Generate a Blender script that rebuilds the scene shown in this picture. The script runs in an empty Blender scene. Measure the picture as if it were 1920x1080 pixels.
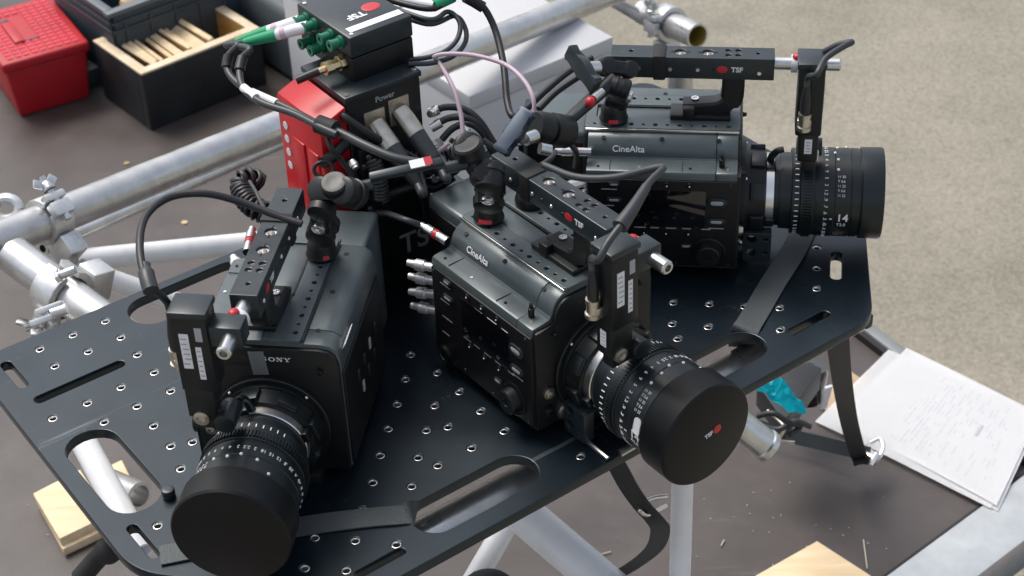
import bpy, bmesh, math, random
from mathutils import Vector, Matrix
random.seed(7)
PI = math.pi
scene = bpy.context.scene
COL = scene.collection

# ------------------------------------------------------------------ camera
# the plate the cameras stand on is the plane z = 0
F_PX, PITCH, ROLL = 3289.14, 0.6316, -0.0455
CAM = Vector((0.0, -1.2465, 1.0953))
fwd = Vector((0, math.cos(PITCH), -math.sin(PITCH)))
rt0 = Vector((1, 0, 0)); up0 = rt0.cross(fwd)
RT = math.cos(ROLL) * rt0 + math.sin(ROLL) * up0
UP = -math.sin(ROLL) * rt0 + math.cos(ROLL) * up0
cd = bpy.data.cameras.new('camera'); co = bpy.data.objects.new('camera', cd); COL.objects.link(co)
cd.sensor_width = 36.0; cd.lens = F_PX / 1920 * 36.0
cd.clip_start = 0.05; cd.clip_end = 500
m = Matrix((RT, UP, -fwd)).transposed().to_4x4(); m.translation = CAM
co.matrix_world = m
cd.dof.use_dof = True; cd.dof.focus_distance = 1.66; cd.dof.aperture_fstop = 14.0
scene.camera = co

# ------------------------------------------------------------------ sky, sun, exposure (thin overcast)
SUN_EL, SUN_AZ = 60.0, -46.0     # azimuth measured from +y towards +x
w = bpy.data.worlds.new('World'); scene.world = w; w.use_nodes = True
nt = w.node_tree; nt.nodes.clear()
sky = nt.nodes.new('ShaderNodeTexSky'); sky.sky_type = 'NISHITA'; sky.sun_disc = False
sky.sun_elevation = math.radians(SUN_EL); sky.sun_rotation = math.radians(SUN_AZ)
sky.air_density = 1.0; sky.dust_density = 4.0; sky.ozone_density = 1.0
hs = nt.nodes.new('ShaderNodeHueSaturation'); hs.inputs['Saturation'].default_value = 0.55
bg = nt.nodes.new('ShaderNodeBackground'); bg.inputs['Strength'].default_value = 0.15
wo = nt.nodes.new('ShaderNodeOutputWorld')
nt.links.new(sky.outputs[0], hs.inputs['Color']); nt.links.new(hs.outputs[0], bg.inputs['Color']); nt.links.new(bg.outputs[0], wo.inputs[0])
sl = bpy.data.lights.new('sun', 'SUN'); sl.energy = 1.5; sl.angle = math.radians(26); sl.color = (1.0, 0.96, 0.9)
so = bpy.data.objects.new('sun', sl); COL.objects.link(so)
sdir = Vector((math.sin(math.radians(SUN_AZ)) * math.cos(math.radians(SUN_EL)), math.cos(math.radians(SUN_AZ)) * math.cos(math.radians(SUN_EL)), math.sin(math.radians(SUN_EL))))
so.rotation_euler = sdir.to_track_quat('Z', 'Y').to_euler(); so.location = (0, 0, 5)
vs = scene.view_settings
vs.view_transform = 'Standard'; vs.look = 'None'; vs.gamma = 1.0; vs.use_curve_mapping = False; vs.exposure = 0.45

# ------------------------------------------------------------------ helpers
def at(u, v, z):
    """world point at height z that lies on the sight line of a point measured in the 1920 x 1080 photograph"""
    d = fwd + RT * ((u - 960) / F_PX) - UP * ((v - 540) / F_PX)
    return CAM + d * ((z - CAM.z) / d.z)
def deep(u, v, dep):
    return CAM + (fwd + RT * ((u - 960) / F_PX) - UP * ((v - 540) / F_PX)) * dep

def material(name, col, rough=0.5, metal=0.0, var=0.0, vscale=30.0, bump=0.0, bscale=200.0, rvar=0.0, col2=None, spec=0.5, stretch=None, coat=0.0, trans=0.0, sheen=0.0, detail=6.0):
    mt = bpy.data.materials.new(name); mt.use_nodes = True
    n = mt.node_tree.nodes; l = mt.node_tree.links
    b = n['Principled BSDF']
    b.inputs['Base Color'].default_value = (*col, 1); b.inputs['Roughness'].default_value = rough
    b.inputs['Metallic'].default_value = metal; b.inputs['Specular IOR Level'].default_value = spec
    b.inputs['Coat Weight'].default_value = coat; b.inputs['Transmission Weight'].default_value = trans
    tc = n.new('ShaderNodeTexCoord'); src = tc.outputs['Object']
    if stretch:
        mp = n.new('ShaderNodeMapping'); mp.inputs['Scale'].default_value = stretch; l.new(src, mp.inputs[0]); src = mp.outputs[0]
    if var or col2 or rvar:
        tx = n.new('ShaderNodeTexNoise'); tx.inputs['Scale'].default_value = vscale; tx.inputs['Detail'].default_value = detail; tx.inputs['Roughness'].default_value = 0.6
        l.new(src, tx.inputs['Vector'])
        rp = n.new('ShaderNodeValToRGB'); l.new(tx.outputs[0], rp.inputs[0])
        rp.color_ramp.elements[0].position = 0.32; rp.color_ramp.elements[1].position = 0.68
        c2 = col2 or tuple(min(1, c * (1 + var)) for c in col); c1 = col if col2 else tuple(c * (1 - var) for c in col)
        rp.color_ramp.elements[0].color = (*c1, 1); rp.color_ramp.elements[1].color = (*c2, 1)
        if var or col2: l.new(rp.outputs[0], b.inputs['Base Color'])
        if rvar:
            mr = n.new('ShaderNodeMapRange'); mr.inputs[3].default_value = max(0, rough - rvar); mr.inputs[4].default_value = min(1, rough + rvar)
            tx2 = n.new('ShaderNodeTexNoise'); tx2.inputs['Scale'].default_value = vscale * 0.6; tx2.inputs['Detail'].default_value = 5
            l.new(src, tx2.inputs['Vector']); mr.inputs[1].default_value = 0.3; mr.inputs[2].default_value = 0.7
            l.new(tx2.outputs[0], mr.inputs[0]); l.new(mr.outputs[0], b.inputs['Roughness'])
    if bump:
        tb = n.new('ShaderNodeTexNoise'); tb.inputs['Scale'].default_value = bscale; tb.inputs['Detail'].default_value = 4
        l.new(src, tb.inputs['Vector'])
        bp = n.new('ShaderNodeBump'); bp.inputs['Strength'].default_value = bump; bp.inputs['Distance'].default_value = 0.002
        l.new(tb.outputs[0], bp.inputs['Height']); l.new(bp.outputs[0], b.inputs['Normal'])
    return mt

M = {}
M['asphalt'] = material('asphalt', (0.215, 0.20, 0.155), 0.9, var=0, vscale=2.2, col2=(0.29, 0.268, 0.215), bump=0.35, bscale=120)
M['deckply'] = material('phenolic_plywood', (0.050, 0.041, 0.038), 0.45, col2=(0.078, 0.064, 0.059), vscale=7, rvar=0.12, bump=0.12, bscale=300)
M['rail'] = material('deck_aluminium', (0.55, 0.57, 0.57), 0.45, 0.55, var=0.12, vscale=18, bump=0.05, bscale=90)
M['redpaint'] = material('truck_red_paint', (0.30, 0.01, 0.015), 0.35, coat=0.4)
M['rubber'] = material('black_rubber', (0.010, 0.010, 0.011), 0.7, bump=0.1)
M['plate'] = material('black_anodised_plate', (0.0055, 0.0105, 0.0155), 0.30, 0.0, var=0.3, vscale=14, rvar=0.07, spec=0.55)
M['plate'].node_tree.nodes['Principled BSDF'].inputs['Specular Tint'].default_value = (0.80, 0.93, 1.0, 1)
M['plugsilver'] = material('silver_plug_metal', (0.80, 0.79, 0.77), 0.38, 0.7)
M['steel'] = material('bright_steel', (0.86, 0.84, 0.82), 0.28, 1.0)
M['alu'] = material('scaffold_aluminium', (0.58, 0.58, 0.57), 0.36, 0.85, var=0.12, vscale=34, rvar=0.14, bump=0.08, bscale=70, stretch=(1, 1, 1))
M['alucast'] = material('cast_aluminium', (0.66, 0.67, 0.67), 0.42, 0.8, var=0.12, vscale=40, bump=0.15, bscale=150)
M['whitetube'] = material('white_coated_tube', (0.78, 0.79, 0.80), 0.32, 0.0, var=0.06, vscale=20)
M['yellowin'] = material('rusty_yellow_inside', (0.30, 0.22, 0.03), 0.7)
M['body'] = material('camera_grey_magnesium', (0.088, 0.108, 0.112), 0.33, 0.25, var=0.08, vscale=60, rvar=0.05, bump=0.05, bscale=900, spec=0.5)
M['black'] = material('matt_black_metal', (0.007, 0.0085, 0.0095), 0.42, 0.0, var=0.15, vscale=60, rvar=0.08, spec=0.4)
M['panel'] = material('black_side_panel', (0.006, 0.006, 0.007), 0.5, bump=0.04, bscale=900, spec=0.35)
M['lensblack'] = material('lens_black_anodised', (0.008, 0.013, 0.015), 0.34, 0.1, rvar=0.05, vscale=80, spec=0.5)
M['capblack'] = material('lens_cap_black', (0.0030, 0.0042, 0.0050), 0.42, bump=0.04, bscale=700, spec=0.25)
M['gloss'] = material('glossy_display', (0.004, 0.004, 0.006), 0.08, coat=0.5)
M['glass'] = material('lens_glass', (0.01, 0.012, 0.02), 0.03, coat=1.0)
M['handle'] = material('handle_grey_anodised', (0.020, 0.029, 0.033), 0.34, 0.1, var=0.12, vscale=70, rvar=0.05)
M['topplate'] = material('top_cheese_plate_grey', (0.092, 0.114, 0.119), 0.33, 0.2, var=0.08, vscale=50, rvar=0.05)
M['white'] = material('white_print', (0.78, 0.78, 0.78), 0.6)
M['greyprint'] = material('grey_print', (0.36, 0.37, 0.38), 0.6)
M['label'] = material('white_paper_label', (0.72, 0.72, 0.74), 0.6, var=0.06, vscale=90)
M['red'] = material('red_plastic', (0.42, 0.012, 0.02), 0.4)
M['redlogo'] = material('red_logo', (0.50, 0.02, 0.03), 0.4)
M['redbatt'] = material('red_battery_shell', (0.50, 0.005, 0.012), 0.38, var=0.06, vscale=30, bump=0.03, bscale=400)
M['redbox'] = material('red_toolbox_plastic', (0.42, 0.006, 0.014), 0.5, var=0.12, vscale=22, bump=0.06, bscale=160)
M['redlid'] = material('red_toolbox_lid', (0.56, 0.02, 0.045), 0.55, var=0.10, vscale=22)
M['woodpale'] = material('pale_sawn_pine', (0.68, 0.50, 0.29), 0.65, col2=(0.80, 0.64, 0.42), vscale=9, stretch=(1, 9, 9), bump=0.12, bscale=40)
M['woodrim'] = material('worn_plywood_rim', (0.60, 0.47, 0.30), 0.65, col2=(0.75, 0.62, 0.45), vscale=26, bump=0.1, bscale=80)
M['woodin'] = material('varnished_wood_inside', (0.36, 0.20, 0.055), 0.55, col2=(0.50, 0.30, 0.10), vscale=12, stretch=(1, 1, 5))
M['woodbrown'] = material('brown_hardboard', (0.34, 0.20, 0.11), 0.65, col2=(0.44, 0.28, 0.17), vscale=20)
M['boxblack'] = material('worn_black_paint', (0.008, 0.0085, 0.010), 0.5, col2=(0.022, 0.024, 0.027), vscale=14, bump=0.1, bscale=60)
M['crate'] = material('blue_grey_crate_plastic', (0.035, 0.052, 0.064), 0.5, var=0.12, vscale=20)
M['cratelight'] = material('grey_crate_rim', (0.10, 0.125, 0.14), 0.5, var=0.1, vscale=20)
M['whitecase'] = material('white_painted_case', (0.52, 0.525, 0.535), 0.5, var=0.04, vscale=8)
M['paper'] = material('white_paper', (0.92, 0.925, 0.93), 0.7)
M['ink'] = material('grey_ink', (0.42, 0.43, 0.47), 0.7)
M['inkpale'] = material('pale_ink', (0.62, 0.64, 0.69), 0.7)
M['cable'] = material('black_cable_jacket', (0.014, 0.015, 0.017), 0.45, bump=0.04)
M['cablegrey'] = material('dark_grey_cable', (0.03, 0.035, 0.038), 0.42)
M['pink'] = material('pale_pink_cable', (0.52, 0.40, 0.46), 0.45)
M['green'] = material('green_boot', (0.01, 0.28, 0.12), 0.4)
M['greendark'] = material('dark_green_socket', (0.01, 0.15, 0.08), 0.4)
M['nickel'] = material('worn_nickel', (0.55, 0.52, 0.45), 0.35, 1.0, var=0.15, vscale=90)
M['gold'] = material('brass_plug', (0.60, 0.48, 0.28), 0.3, 1.0)
M['strap'] = material('black_webbing', (0.014, 0.017, 0.019), 0.6, bump=0.5, bscale=500, stretch=(1, 1, 1), sheen=0.3)
M['strapgrey'] = material('grey_webbing', (0.060, 0.070, 0.072), 0.6, bump=0.4, bscale=500)
M['cyan'] = material('cyan_tape', (0.0, 0.60, 0.72), 0.55, var=0.08)
M['tapegrey'] = material('grey_cloth_tape', (0.13, 0.145, 0.15), 0.6, var=0.1, vscale=80)
M['blueclamp'] = material('blue_grey_clamp', (0.040, 0.054, 0.078), 0.42, 0.5)
M['tealgrey'] = material('dark_teal_tarp', (0.075, 0.09, 0.095), 0.6, var=0.2, vscale=5, bump=0.2, bscale=14)
M['railside'] = material('dull_side_rail', (0.22, 0.23, 0.23), 0.5, 0.3, var=0.15, vscale=18)
M['logogrey'] = material('mid_grey_print', (0.30, 0.31, 0.32), 0.6)
M['dust'] = material('pale_sawdust', (0.50, 0.44, 0.36), 0.8)
M['tan'] = material('tan_cardboard', (0.42, 0.30, 0.19), 0.7, var=0.1)
M['clear'] = material('clear_plastic_jar', (0.8, 0.8, 0.78), 0.15, trans=0.75)
M['silverend'] = material('zinc_plated', (0.62, 0.63, 0.62), 0.3, 1.0, var=0.12, vscale=60)

def wear(key, col, scale, lo, hi, fac, stretch=(1, 1, 1), detail=8.0):
    """irregular dust, stains or scratches laid over a material's own colour"""
    mt = M[key]; n = mt.node_tree.nodes; l = mt.node_tree.links; bs = n['Principled BSDF']; inp = bs.inputs['Base Color']
    tc = n.new('ShaderNodeTexCoord'); mp = n.new('ShaderNodeMapping'); mp.inputs['Scale'].default_value = stretch; mp.inputs['Location'].default_value = (scale * .37, 1.7, .9); mp.inputs['Rotation'].default_value = (0, 0, .6)
    tx = n.new('ShaderNodeTexNoise'); tx.inputs['Scale'].default_value = scale; tx.inputs['Detail'].default_value = detail; tx.inputs['Roughness'].default_value = .65
    mr = n.new('ShaderNodeMapRange'); mr.inputs[1].default_value = lo; mr.inputs[2].default_value = hi; mr.inputs[4].default_value = fac
    mx = n.new('ShaderNodeMix'); mx.data_type = 'RGBA'; mx.inputs[7].default_value = (*col, 1)
    l.new(tc.outputs['Object'], mp.inputs[0]); l.new(mp.outputs[0], tx.inputs['Vector']); l.new(tx.outputs[0], mr.inputs[0]); l.new(mr.outputs[0], mx.inputs[0])
    if inp.links: l.new(inp.links[0].from_socket, mx.inputs[6])
    else: mx.inputs[6].default_value = inp.default_value
    l.new(mx.outputs[2], inp)
wear('deckply', (.13, .115, .105), 9, .55, .78, .35); wear('deckply', (.26, .24, .22), 90, .67, .76, .4); wear('deckply', (.03, .027, .026), 4, .58, .74, .35); wear('deckply', (.18, .165, .155), 50, .63, .70, .4, (.06, 1, 1)); wear('deckply', (.16, .06, .03), 5.5, .70, .76, .5)
wear('plate', (.09, .105, .115), 40, .64, .74, .35); wear('plate', (.16, .18, .19), 55, .68, .73, .5, (.04, 1, 1)); wear('plate', (.12, .13, .14), 70, .69, .74, .5, (1, .05, 1))
wear('alu', (.26, .25, .24), 9, .60, .76, .4); wear('alu', (.30, .29, .28), 90, .62, .72, .4, (.2, 1, 1)); wear('alucast', (.25, .24, .23), 22, .55, .72, .6)
wear('whitetube', (.40, .38, .36), 18, .60, .76, .5); wear('body', (.17, .18, .18), 90, .66, .74, .35); wear('topplate', (.20, .21, .21), 80, .65, .74, .4); wear('handle', (.10, .11, .115), 90, .64, .74, .4)
wear('capblack', (.022, .025, .027), 30, .60, .80, .5); wear('lensblack', (.05, .052, .054), 70, .66, .76, .4); wear('boxblack', (.10, .10, .10), 24, .63, .70, .6); wear('redlid', (.60, .22, .24), 30, .60, .75, .4); wear('redbatt', (.45, .12, .12), 40, .66, .74, .4)
wear('rail', (.28, .28, .27), 14, .58, .72, .5); wear('whitecase', (.42, .41, .40), 6, .60, .78, .4); wear('black', (.04, .042, .045), 90, .66, .75, .4)

def cr(pts, n=8):
    """Catmull-Rom resample"""
    P = [Vector(p) for p in pts]
    if len(P) < 3: return P
    Q = [P[0] * 2 - P[1]] + P + [P[-1] * 2 - P[-2]]
    out = []
    for i in range(1, len(Q) - 2):
        a, b, c, d = Q[i - 1], Q[i], Q[i + 1], Q[i + 2]
        for k in range(n):
            t = k / n
            out.append(0.5 * ((2 * b) + (c - a) * t + (2 * a - 5 * b + 4 * c - d) * t * t + (3 * b - a - 3 * c + d) * t ** 3))
    out.append(P[-1]); return out

class MB:
    def __init__(s): s.bm = bmesh.new()
    def box(s, c, size, rot=None, bev=0.0, seg=2):
        r = bmesh.ops.create_cube(s.bm, size=1.0); vs_ = r['verts']
        mt = Matrix.Translation(Vector(c)) @ (rot.to_4x4() if rot else Matrix.Identity(4)) @ Matrix.Diagonal((*size, 1))
        bmesh.ops.transform(s.bm, matrix=mt, verts=vs_)
        if bev:
            es = list({e for v in vs_ for e in v.link_edges})
            bmesh.ops.bevel(s.bm, geom=es, offset=bev, segments=seg, affect='EDGES', profile=0.5)
        return s
    def cyl(s, p0, p1, r0, r1=None, n=24, caps=True, bev=0.0):
        p0, p1 = Vector(p0), Vector(p1); r1 = r0 if r1 is None else r1
        ax = p1 - p0; L = ax.length
        if bev: prof = [(0, 0), (0, r0 - bev), (bev * .3, r0 - bev * .3), (bev, r0), (L - bev, r1), (L - bev * .3, r1 - bev * .3), (L, r1 - bev), (L, 0)]
        else: prof = ([(0, 0)] if caps else []) + [(0, r0), (L, r1)] + ([(L, 0)] if caps else [])
        return s.lathe(prof, p0, ax, n)
    def lathe(s, prof, org, axis, n=32):
        axis = Vector(axis).normalized(); q = axis.to_track_quat('Z', 'X').to_matrix(); org = Vector(org)
        rings = []
        for (h, r) in prof:
            if r < 1e-6: rings.append([s.bm.verts.new(org + axis * h)])
            else: rings.append([s.bm.verts.new(org + q @ Vector((r * math.cos(2 * PI * k / n), r * math.sin(2 * PI * k / n), h))) for k in range(n)])
        for a, b in zip(rings, rings[1:]):
            for k in range(n):
                k2 = (k + 1) % n
                if len(a) == 1 and len(b) == 1: continue
                if len(a) == 1: s.bm.faces.new((a[0], b[k2], b[k]))
                elif len(b) == 1: s.bm.faces.new((a[k], a[k2], b[0]))
                else: s.bm.faces.new((a[k], a[k2], b[k2], b[k]))
        return s
    def sphere(s, c, r, sc=(1, 1, 1), rot=None, n=20):
        mt = Matrix.Translation(Vector(c)) @ (rot.to_4x4() if rot else Matrix.Identity(4)) @ Matrix.Diagonal((r * sc[0], r * sc[1], r * sc[2], 1))
        bmesh.ops.create_uvsphere(s.bm, u_segments=n, v_segments=max(8, n // 2), radius=1.0, matrix=mt); return s
    def tube(s, pts, r, n=10, smooth=8, caps=True, flat=None):
        P = cr(pts, smooth) if smooth else [Vector(p) for p in pts]
        T = [(P[min(i + 1, len(P) - 1)] - P[max(i - 1, 0)]).normalized() for i in range(len(P))]
        ref = Vector((0, 0, 1)) if abs(T[0].z) < .9 else Vector((1, 0, 0))
        u = (ref - T[0] * ref.dot(T[0])).normalized(); prev = None
        rr = r if callable(r) else (lambda t: r)
        for i, (p, t) in enumerate(zip(P, T)):
            u = (u - t * u.dot(t)); u.normalize(); vv = t.cross(u)
            k_ = rr(i / (len(P) - 1))
            ring = [s.bm.verts.new(p + (u * math.cos(2 * PI * k / n) + vv * math.sin(2 * PI * k / n)) * k_) for k in range(n)]
            if prev:
                for k in range(n): s.bm.faces.new((prev[k], prev[(k + 1) % n], ring[(k + 1) % n], ring[k]))
            elif caps: s.bm.faces.new(ring[::-1])
            prev = ring
        if caps: s.bm.faces.new(prev)
        return s
    def ribbon(s, pts, side, w_, th, smooth=8):
        """webbing: rectangular section, width along side (vector or list)"""
        P = cr(pts, smooth); prev = None
        for i, p in enumerate(P):
            t = (P[min(i + 1, len(P) - 1)] - P[max(i - 1, 0)]).normalized()
            sd = Vector(side); sd = (sd - t * sd.dot(t)).normalized(); nn = t.cross(sd)
            ring = [s.bm.verts.new(p + sd * a * w_ / 2 + nn * b * th / 2) for a, b in ((-1, -1), (1, -1), (1, 1), (-1, 1))]
            if prev:
                for k in range(4): s.bm.faces.new((prev[k], prev[(k + 1) % 4], ring[(k + 1) % 4], ring[k]))
            else: s.bm.faces.new(ring[::-1])
            prev = ring
        s.bm.faces.new(prev); return s
    def prism(s, poly, mat, h, bev=0.0):
        """2-D polygon extruded by h along local z of mat"""
        a = [s.bm.verts.new(mat @ Vector((x, y, 0))) for x, y in poly]; b = [s.bm.verts.new(mat @ Vector((x, y, h))) for x, y in poly]
        n = len(poly); fs = [s.bm.faces.new(a[::-1]), s.bm.faces.new(b)]
        for k in range(n): fs.append(s.bm.faces.new((a[k], a[(k + 1) % n], b[(k + 1) % n], b[k])))
        if bev:
            es = [e for e in fs[0].edges] + [e for e in fs[1].edges]
            bmesh.ops.bevel(s.bm, geom=es, offset=bev, segments=2, affect='EDGES', profile=0.5)
        return s
    def mesh(s, name, mat, ang=35):
        bmesh.ops.recalc_face_normals(s.bm, faces=s.bm.faces)
        me = bpy.data.meshes.new(name); s.bm.to_mesh(me); s.bm.free()
        me.polygons.foreach_set('use_smooth', [True] * len(me.polygons)); me.set_sharp_from_angle(angle=math.radians(ang))
        if mat: me.materials.append(M[mat])
        return me
    def build(s, name, mat, parent=None, ang=35): return put(name, s.mesh(name, mat, ang), parent)

def put(name, me, parent=None, mw=None):
    o = bpy.data.objects.new(name, me); COL.objects.link(o)
    if parent: o.parent = parent
    if mw is not None: o.matrix_local = mw
    return o
def empty(name, loc=(0, 0, 0), rz=0.0, label=None, cat=None, group=None):
    o = bpy.data.objects.new(name, None); COL.objects.link(o); o.location = loc; o.rotation_euler = (0, 0, rz); o.empty_display_size = 0.05
    if label: tag(o, label, cat, group)
    return o
def tag(o, label, cat, group=None):
    o['label'] = label; o['category'] = cat
    if group: o['group'] = group
    return o
def struct(o): o['kind'] = 'structure'; return o
def copy_tree(o, parent=None):
    c = o.copy(); COL.objects.link(c); c.parent = parent
    for ch in list(o.children): copy_tree(ch, c)
    return c
def rrect(cx, cy, lx, ly, r, rot=0.0, n=6):
    pts = []
    for sx, sy, a0 in ((1, 1, 0), (-1, 1, 90), (-1, -1, 180), (1, -1, 270)):
        for k in range(n + 1):
            a = math.radians(a0 + 90 * k / n)
            pts.append((sx * (lx / 2 - r) + r * math.cos(a), sy * (ly / 2 - r) + r * math.sin(a)))
    c, s_ = math.cos(rot), math.sin(rot)
    return [(cx + c * x - s_ * y, cy + s_ * x + c * y) for x, y in pts]
def circle(cx, cy, r, n=16): return [(cx + r * math.cos(2 * PI * k / n), cy + r * math.sin(2 * PI * k / n)) for k in range(n)]
def sheet_mesh(name, outer, holes, z0, z1, mat, bev=0.0):
    """flat plate with real through holes"""
    cu = bpy.data.curves.new(name, 'CURVE'); cu.dimensions = '2D'; cu.fill_mode = 'BOTH'
    cu.extrude = (z1 - z0) / 2 - bev; cu.bevel_depth = bev; cu.bevel_resolution = 1; cu.offset = -bev
    for loop in [outer] + holes:
        sp = cu.splines.new('POLY'); sp.points.add(len(loop) - 1); sp.use_cyclic_u = True
        for p, (x, y) in zip(sp.points, loop): p.co = (x, y, 0, 1)
    o = bpy.data.objects.new(name, cu); COL.objects.link(o)
    dg = bpy.context.evaluated_depsgraph_get(); dg.update()
    me = bpy.data.meshes.new_from_object(o.evaluated_get(dg)); bpy.data.objects.remove(o); bpy.data.curves.remove(cu)
    me.transform(Matrix.Translation((0, 0, (z0 + z1) / 2)))
    me.materials.clear(); me.materials.append(M[mat])
    me.polygons.foreach_set('use_smooth', [True] * len(me.polygons)); me.set_sharp_from_angle(angle=math.radians(30))
    return me
def text_mesh(txt, size, mat, th=0.0003, bold=0.0, fit=None, align='CENTER'):
    cu = bpy.data.curves.new('t', 'FONT'); cu.body = txt; cu.size = size; cu.align_x = align; cu.align_y = 'CENTER'; cu.extrude = th / 2; cu.offset = bold
    o = bpy.data.objects.new('t', cu); COL.objects.link(o)
    dg = bpy.context.evaluated_depsgraph_get(); dg.update()
    me = bpy.data.meshes.new_from_object(o.evaluated_get(dg)); bpy.data.objects.remove(o); bpy.data.curves.remove(cu)
    if fit:
        xs = [v.co.x for v in me.vertices]; k = fit / (max(xs) - min(xs)); me.transform(Matrix.Diagonal((k, 1, 1, 1)))
    me.materials.clear(); me.materials.append(M[mat]); return me
def frame(x, y, z, org):
    """matrix with the given local axes and origin"""
    x, y, z = Vector(x).normalized(), Vector(y).normalized(), Vector(z).normalized()
    mt = Matrix((x, y, z)).transposed().to_4x4(); mt.translation = Vector(org); return mt

# ================================================================== SETTING
Z_DECK, Z_ROAD = -0.70, -1.75
b = MB(); b.bm.faces.new([b.bm.verts.new(p) for p in ((-150, -150, Z_ROAD), (150, -150, Z_ROAD), (150, 150, Z_ROAD), (-150, 150, Z_ROAD))])
road = struct(b.build('asphalt_ground', 'asphalt'))
# asphalt with pale grit
n = M['asphalt'].node_tree.nodes; l = M['asphalt'].node_tree.links
vo = n.new('ShaderNodeTexVoronoi'); vo.inputs['Scale'].default_value = 85
gr = n.new('ShaderNodeTexNoise'); gr.inputs['Scale'].default_value = 110; gr.inputs['Detail'].default_value = 6
tcn = [x for x in n if x.bl_idname == 'ShaderNodeTexCoord'][0]; l.new(tcn.outputs['Object'], vo.inputs['Vector']); l.new(tcn.outputs['Object'], gr.inputs['Vector'])
rmp = n.new('ShaderNodeValToRGB'); rmp.color_ramp.elements[0].color = (0.76, 0.76, 0.77, 1); rmp.color_ramp.elements[1].color = (1.20, 1.20, 1.20, 1)
rmp.color_ramp.elements[0].position = 0.33; rmp.color_ramp.elements[1].position = 0.67; l.new(gr.outputs[0], rmp.inputs[0])
mx = n.new('ShaderNodeMix'); mx.data_type = 'RGBA'; mx.blend_type = 'MULTIPLY'; mx.inputs[0].default_value = 1.0
bs = n['Principled BSDF']; old = bs.inputs['Base Color'].links[0].from_socket
l.new(old, mx.inputs[6]); l.new(rmp.outputs[0], mx.inputs[7]); 
mx2 = n.new('ShaderNodeMix'); mx2.data_type = 'RGBA'; mx2.inputs[7].default_value = (0.55, 0.53, 0.47, 1)
vr = n.new('ShaderNodeMath'); vr.operation = 'LESS_THAN'; vr.inputs[1].default_value = 0.12; l.new(vo.outputs['Distance'], vr.inputs[0])
sp_ = n.new('ShaderNodeMath'); sp_.operation = 'MULTIPLY'; l.new(vr.outputs[0], sp_.inputs[0]); sp_.inputs[1].default_value = 0.5
l.new(mx.outputs[2], mx2.inputs[6]); l.new(sp_.outputs[0], mx2.inputs[0]); l.new(mx2.outputs[2], bs.inputs['Base Color'])

wear('asphalt', (.13, .12, .10), 1.3, .56, .72, .45); wear('asphalt', (.42, .40, .35), 160, .68, .74, .6, detail=3); wear('asphalt', (.10, .09, .08), 9, .70, .76, .6)
# truck deck, its corner K, edge directions
K = Vector((0.757, 0.688, Z_DECK)); E1 = Vector((-0.5, 0.866, 0)); E2 = Vector((-0.784, -0.621, 0)).normalized()
deck = empty('truck_deck', (K.x, K.y, Z_DECK)); struct(deck)
def deckobj(o): o.parent = deck; o.matrix_parent_inverse = Matrix.Translation((-K.x, -K.y, -Z_DECK)); return o
def quad(p, q1, q2, z0, z1, name, mat, bev=0.0):
    bb = MB(); mt = Matrix.Translation((0, 0, z0)); bb.prism([(v.x, v.y) for v in (p, p + q1, p + q1 + q2, p + q2)], mt, z1 - z0, bev); return bb.build(name, mat)
deckobj(quad(K, E1 * 5.0, E2 * 3.2, Z_DECK - 0.02, Z_DECK, 'plywood_floor', 'deckply'))
OUT2 = Vector((-E2.y, E2.x, 0));
if OUT2.dot(E1) > 0: OUT2 = -OUT2
OUT1 = Vector((E1.y, -E1.x, 0))
if OUT1.dot(E2) > 0: OUT1 = -OUT1
# pale front rail, narrow side rail with black gasket
deckobj(quad(K + OUT2 * 0.006 + E2 * -0.03, E2 * 3.2, OUT2 * 0.085, Z_DECK - 0.06, Z_DECK + 0.006, 'edge_rail', 'rail', 0.003))
deckobj(quad(K + OUT2 * 0.0005, E2 * 3.2, OUT2 * 0.005, Z_DECK - 0.05, Z_DECK + 0.002, 'gasket', 'rubber'))
deckobj(quad(K + OUT1 * 0.001, E1 * 5.0, OUT1 * 0.010, Z_DECK - 0.05, Z_DECK + 0.012, 'gasket', 'rubber'))
deckobj(quad(K + OUT1 * 0.0115, E1 * 5.0, OUT1 * 0.022, Z_DECK - 0.06, Z_DECK + 0.016, 'edge_rail', 'railside', 0.003))
deckobj(quad(K + OUT2 * 0.092 + E2 * -0.03, E2 * 3.2, OUT2 * 0.06, Z_DECK - 0.30, Z_DECK - 0.07, 'side_trim', 'rubber', 0.004))
deckobj(quad(K + OUT2 * 0.10 + E2 * -0.03, E2 * 3.2, OUT2 * 0.16, Z_DECK - 0.9, Z_DECK - 0.13, 'side_panel', 'redpaint', 0.01))
# screw heads sunk in the plywood
for (u, v) in ((238, 307), (346, 418), (1075, 760), (150, 1000)):
    p = at(u, v, Z_DECK); bb = MB(); bb.cyl((p.x, p.y, Z_DECK + .0005), (p.x, p.y, Z_DECK + 0.002), 0.006, n=12); bb.lathe([(0.0022, 0.0001), (0.0022, 0.003)], (p.x, p.y, Z_DECK), (0, 0, 1), 8)
    deckobj(bb.build('screw', 'gold'))
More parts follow.
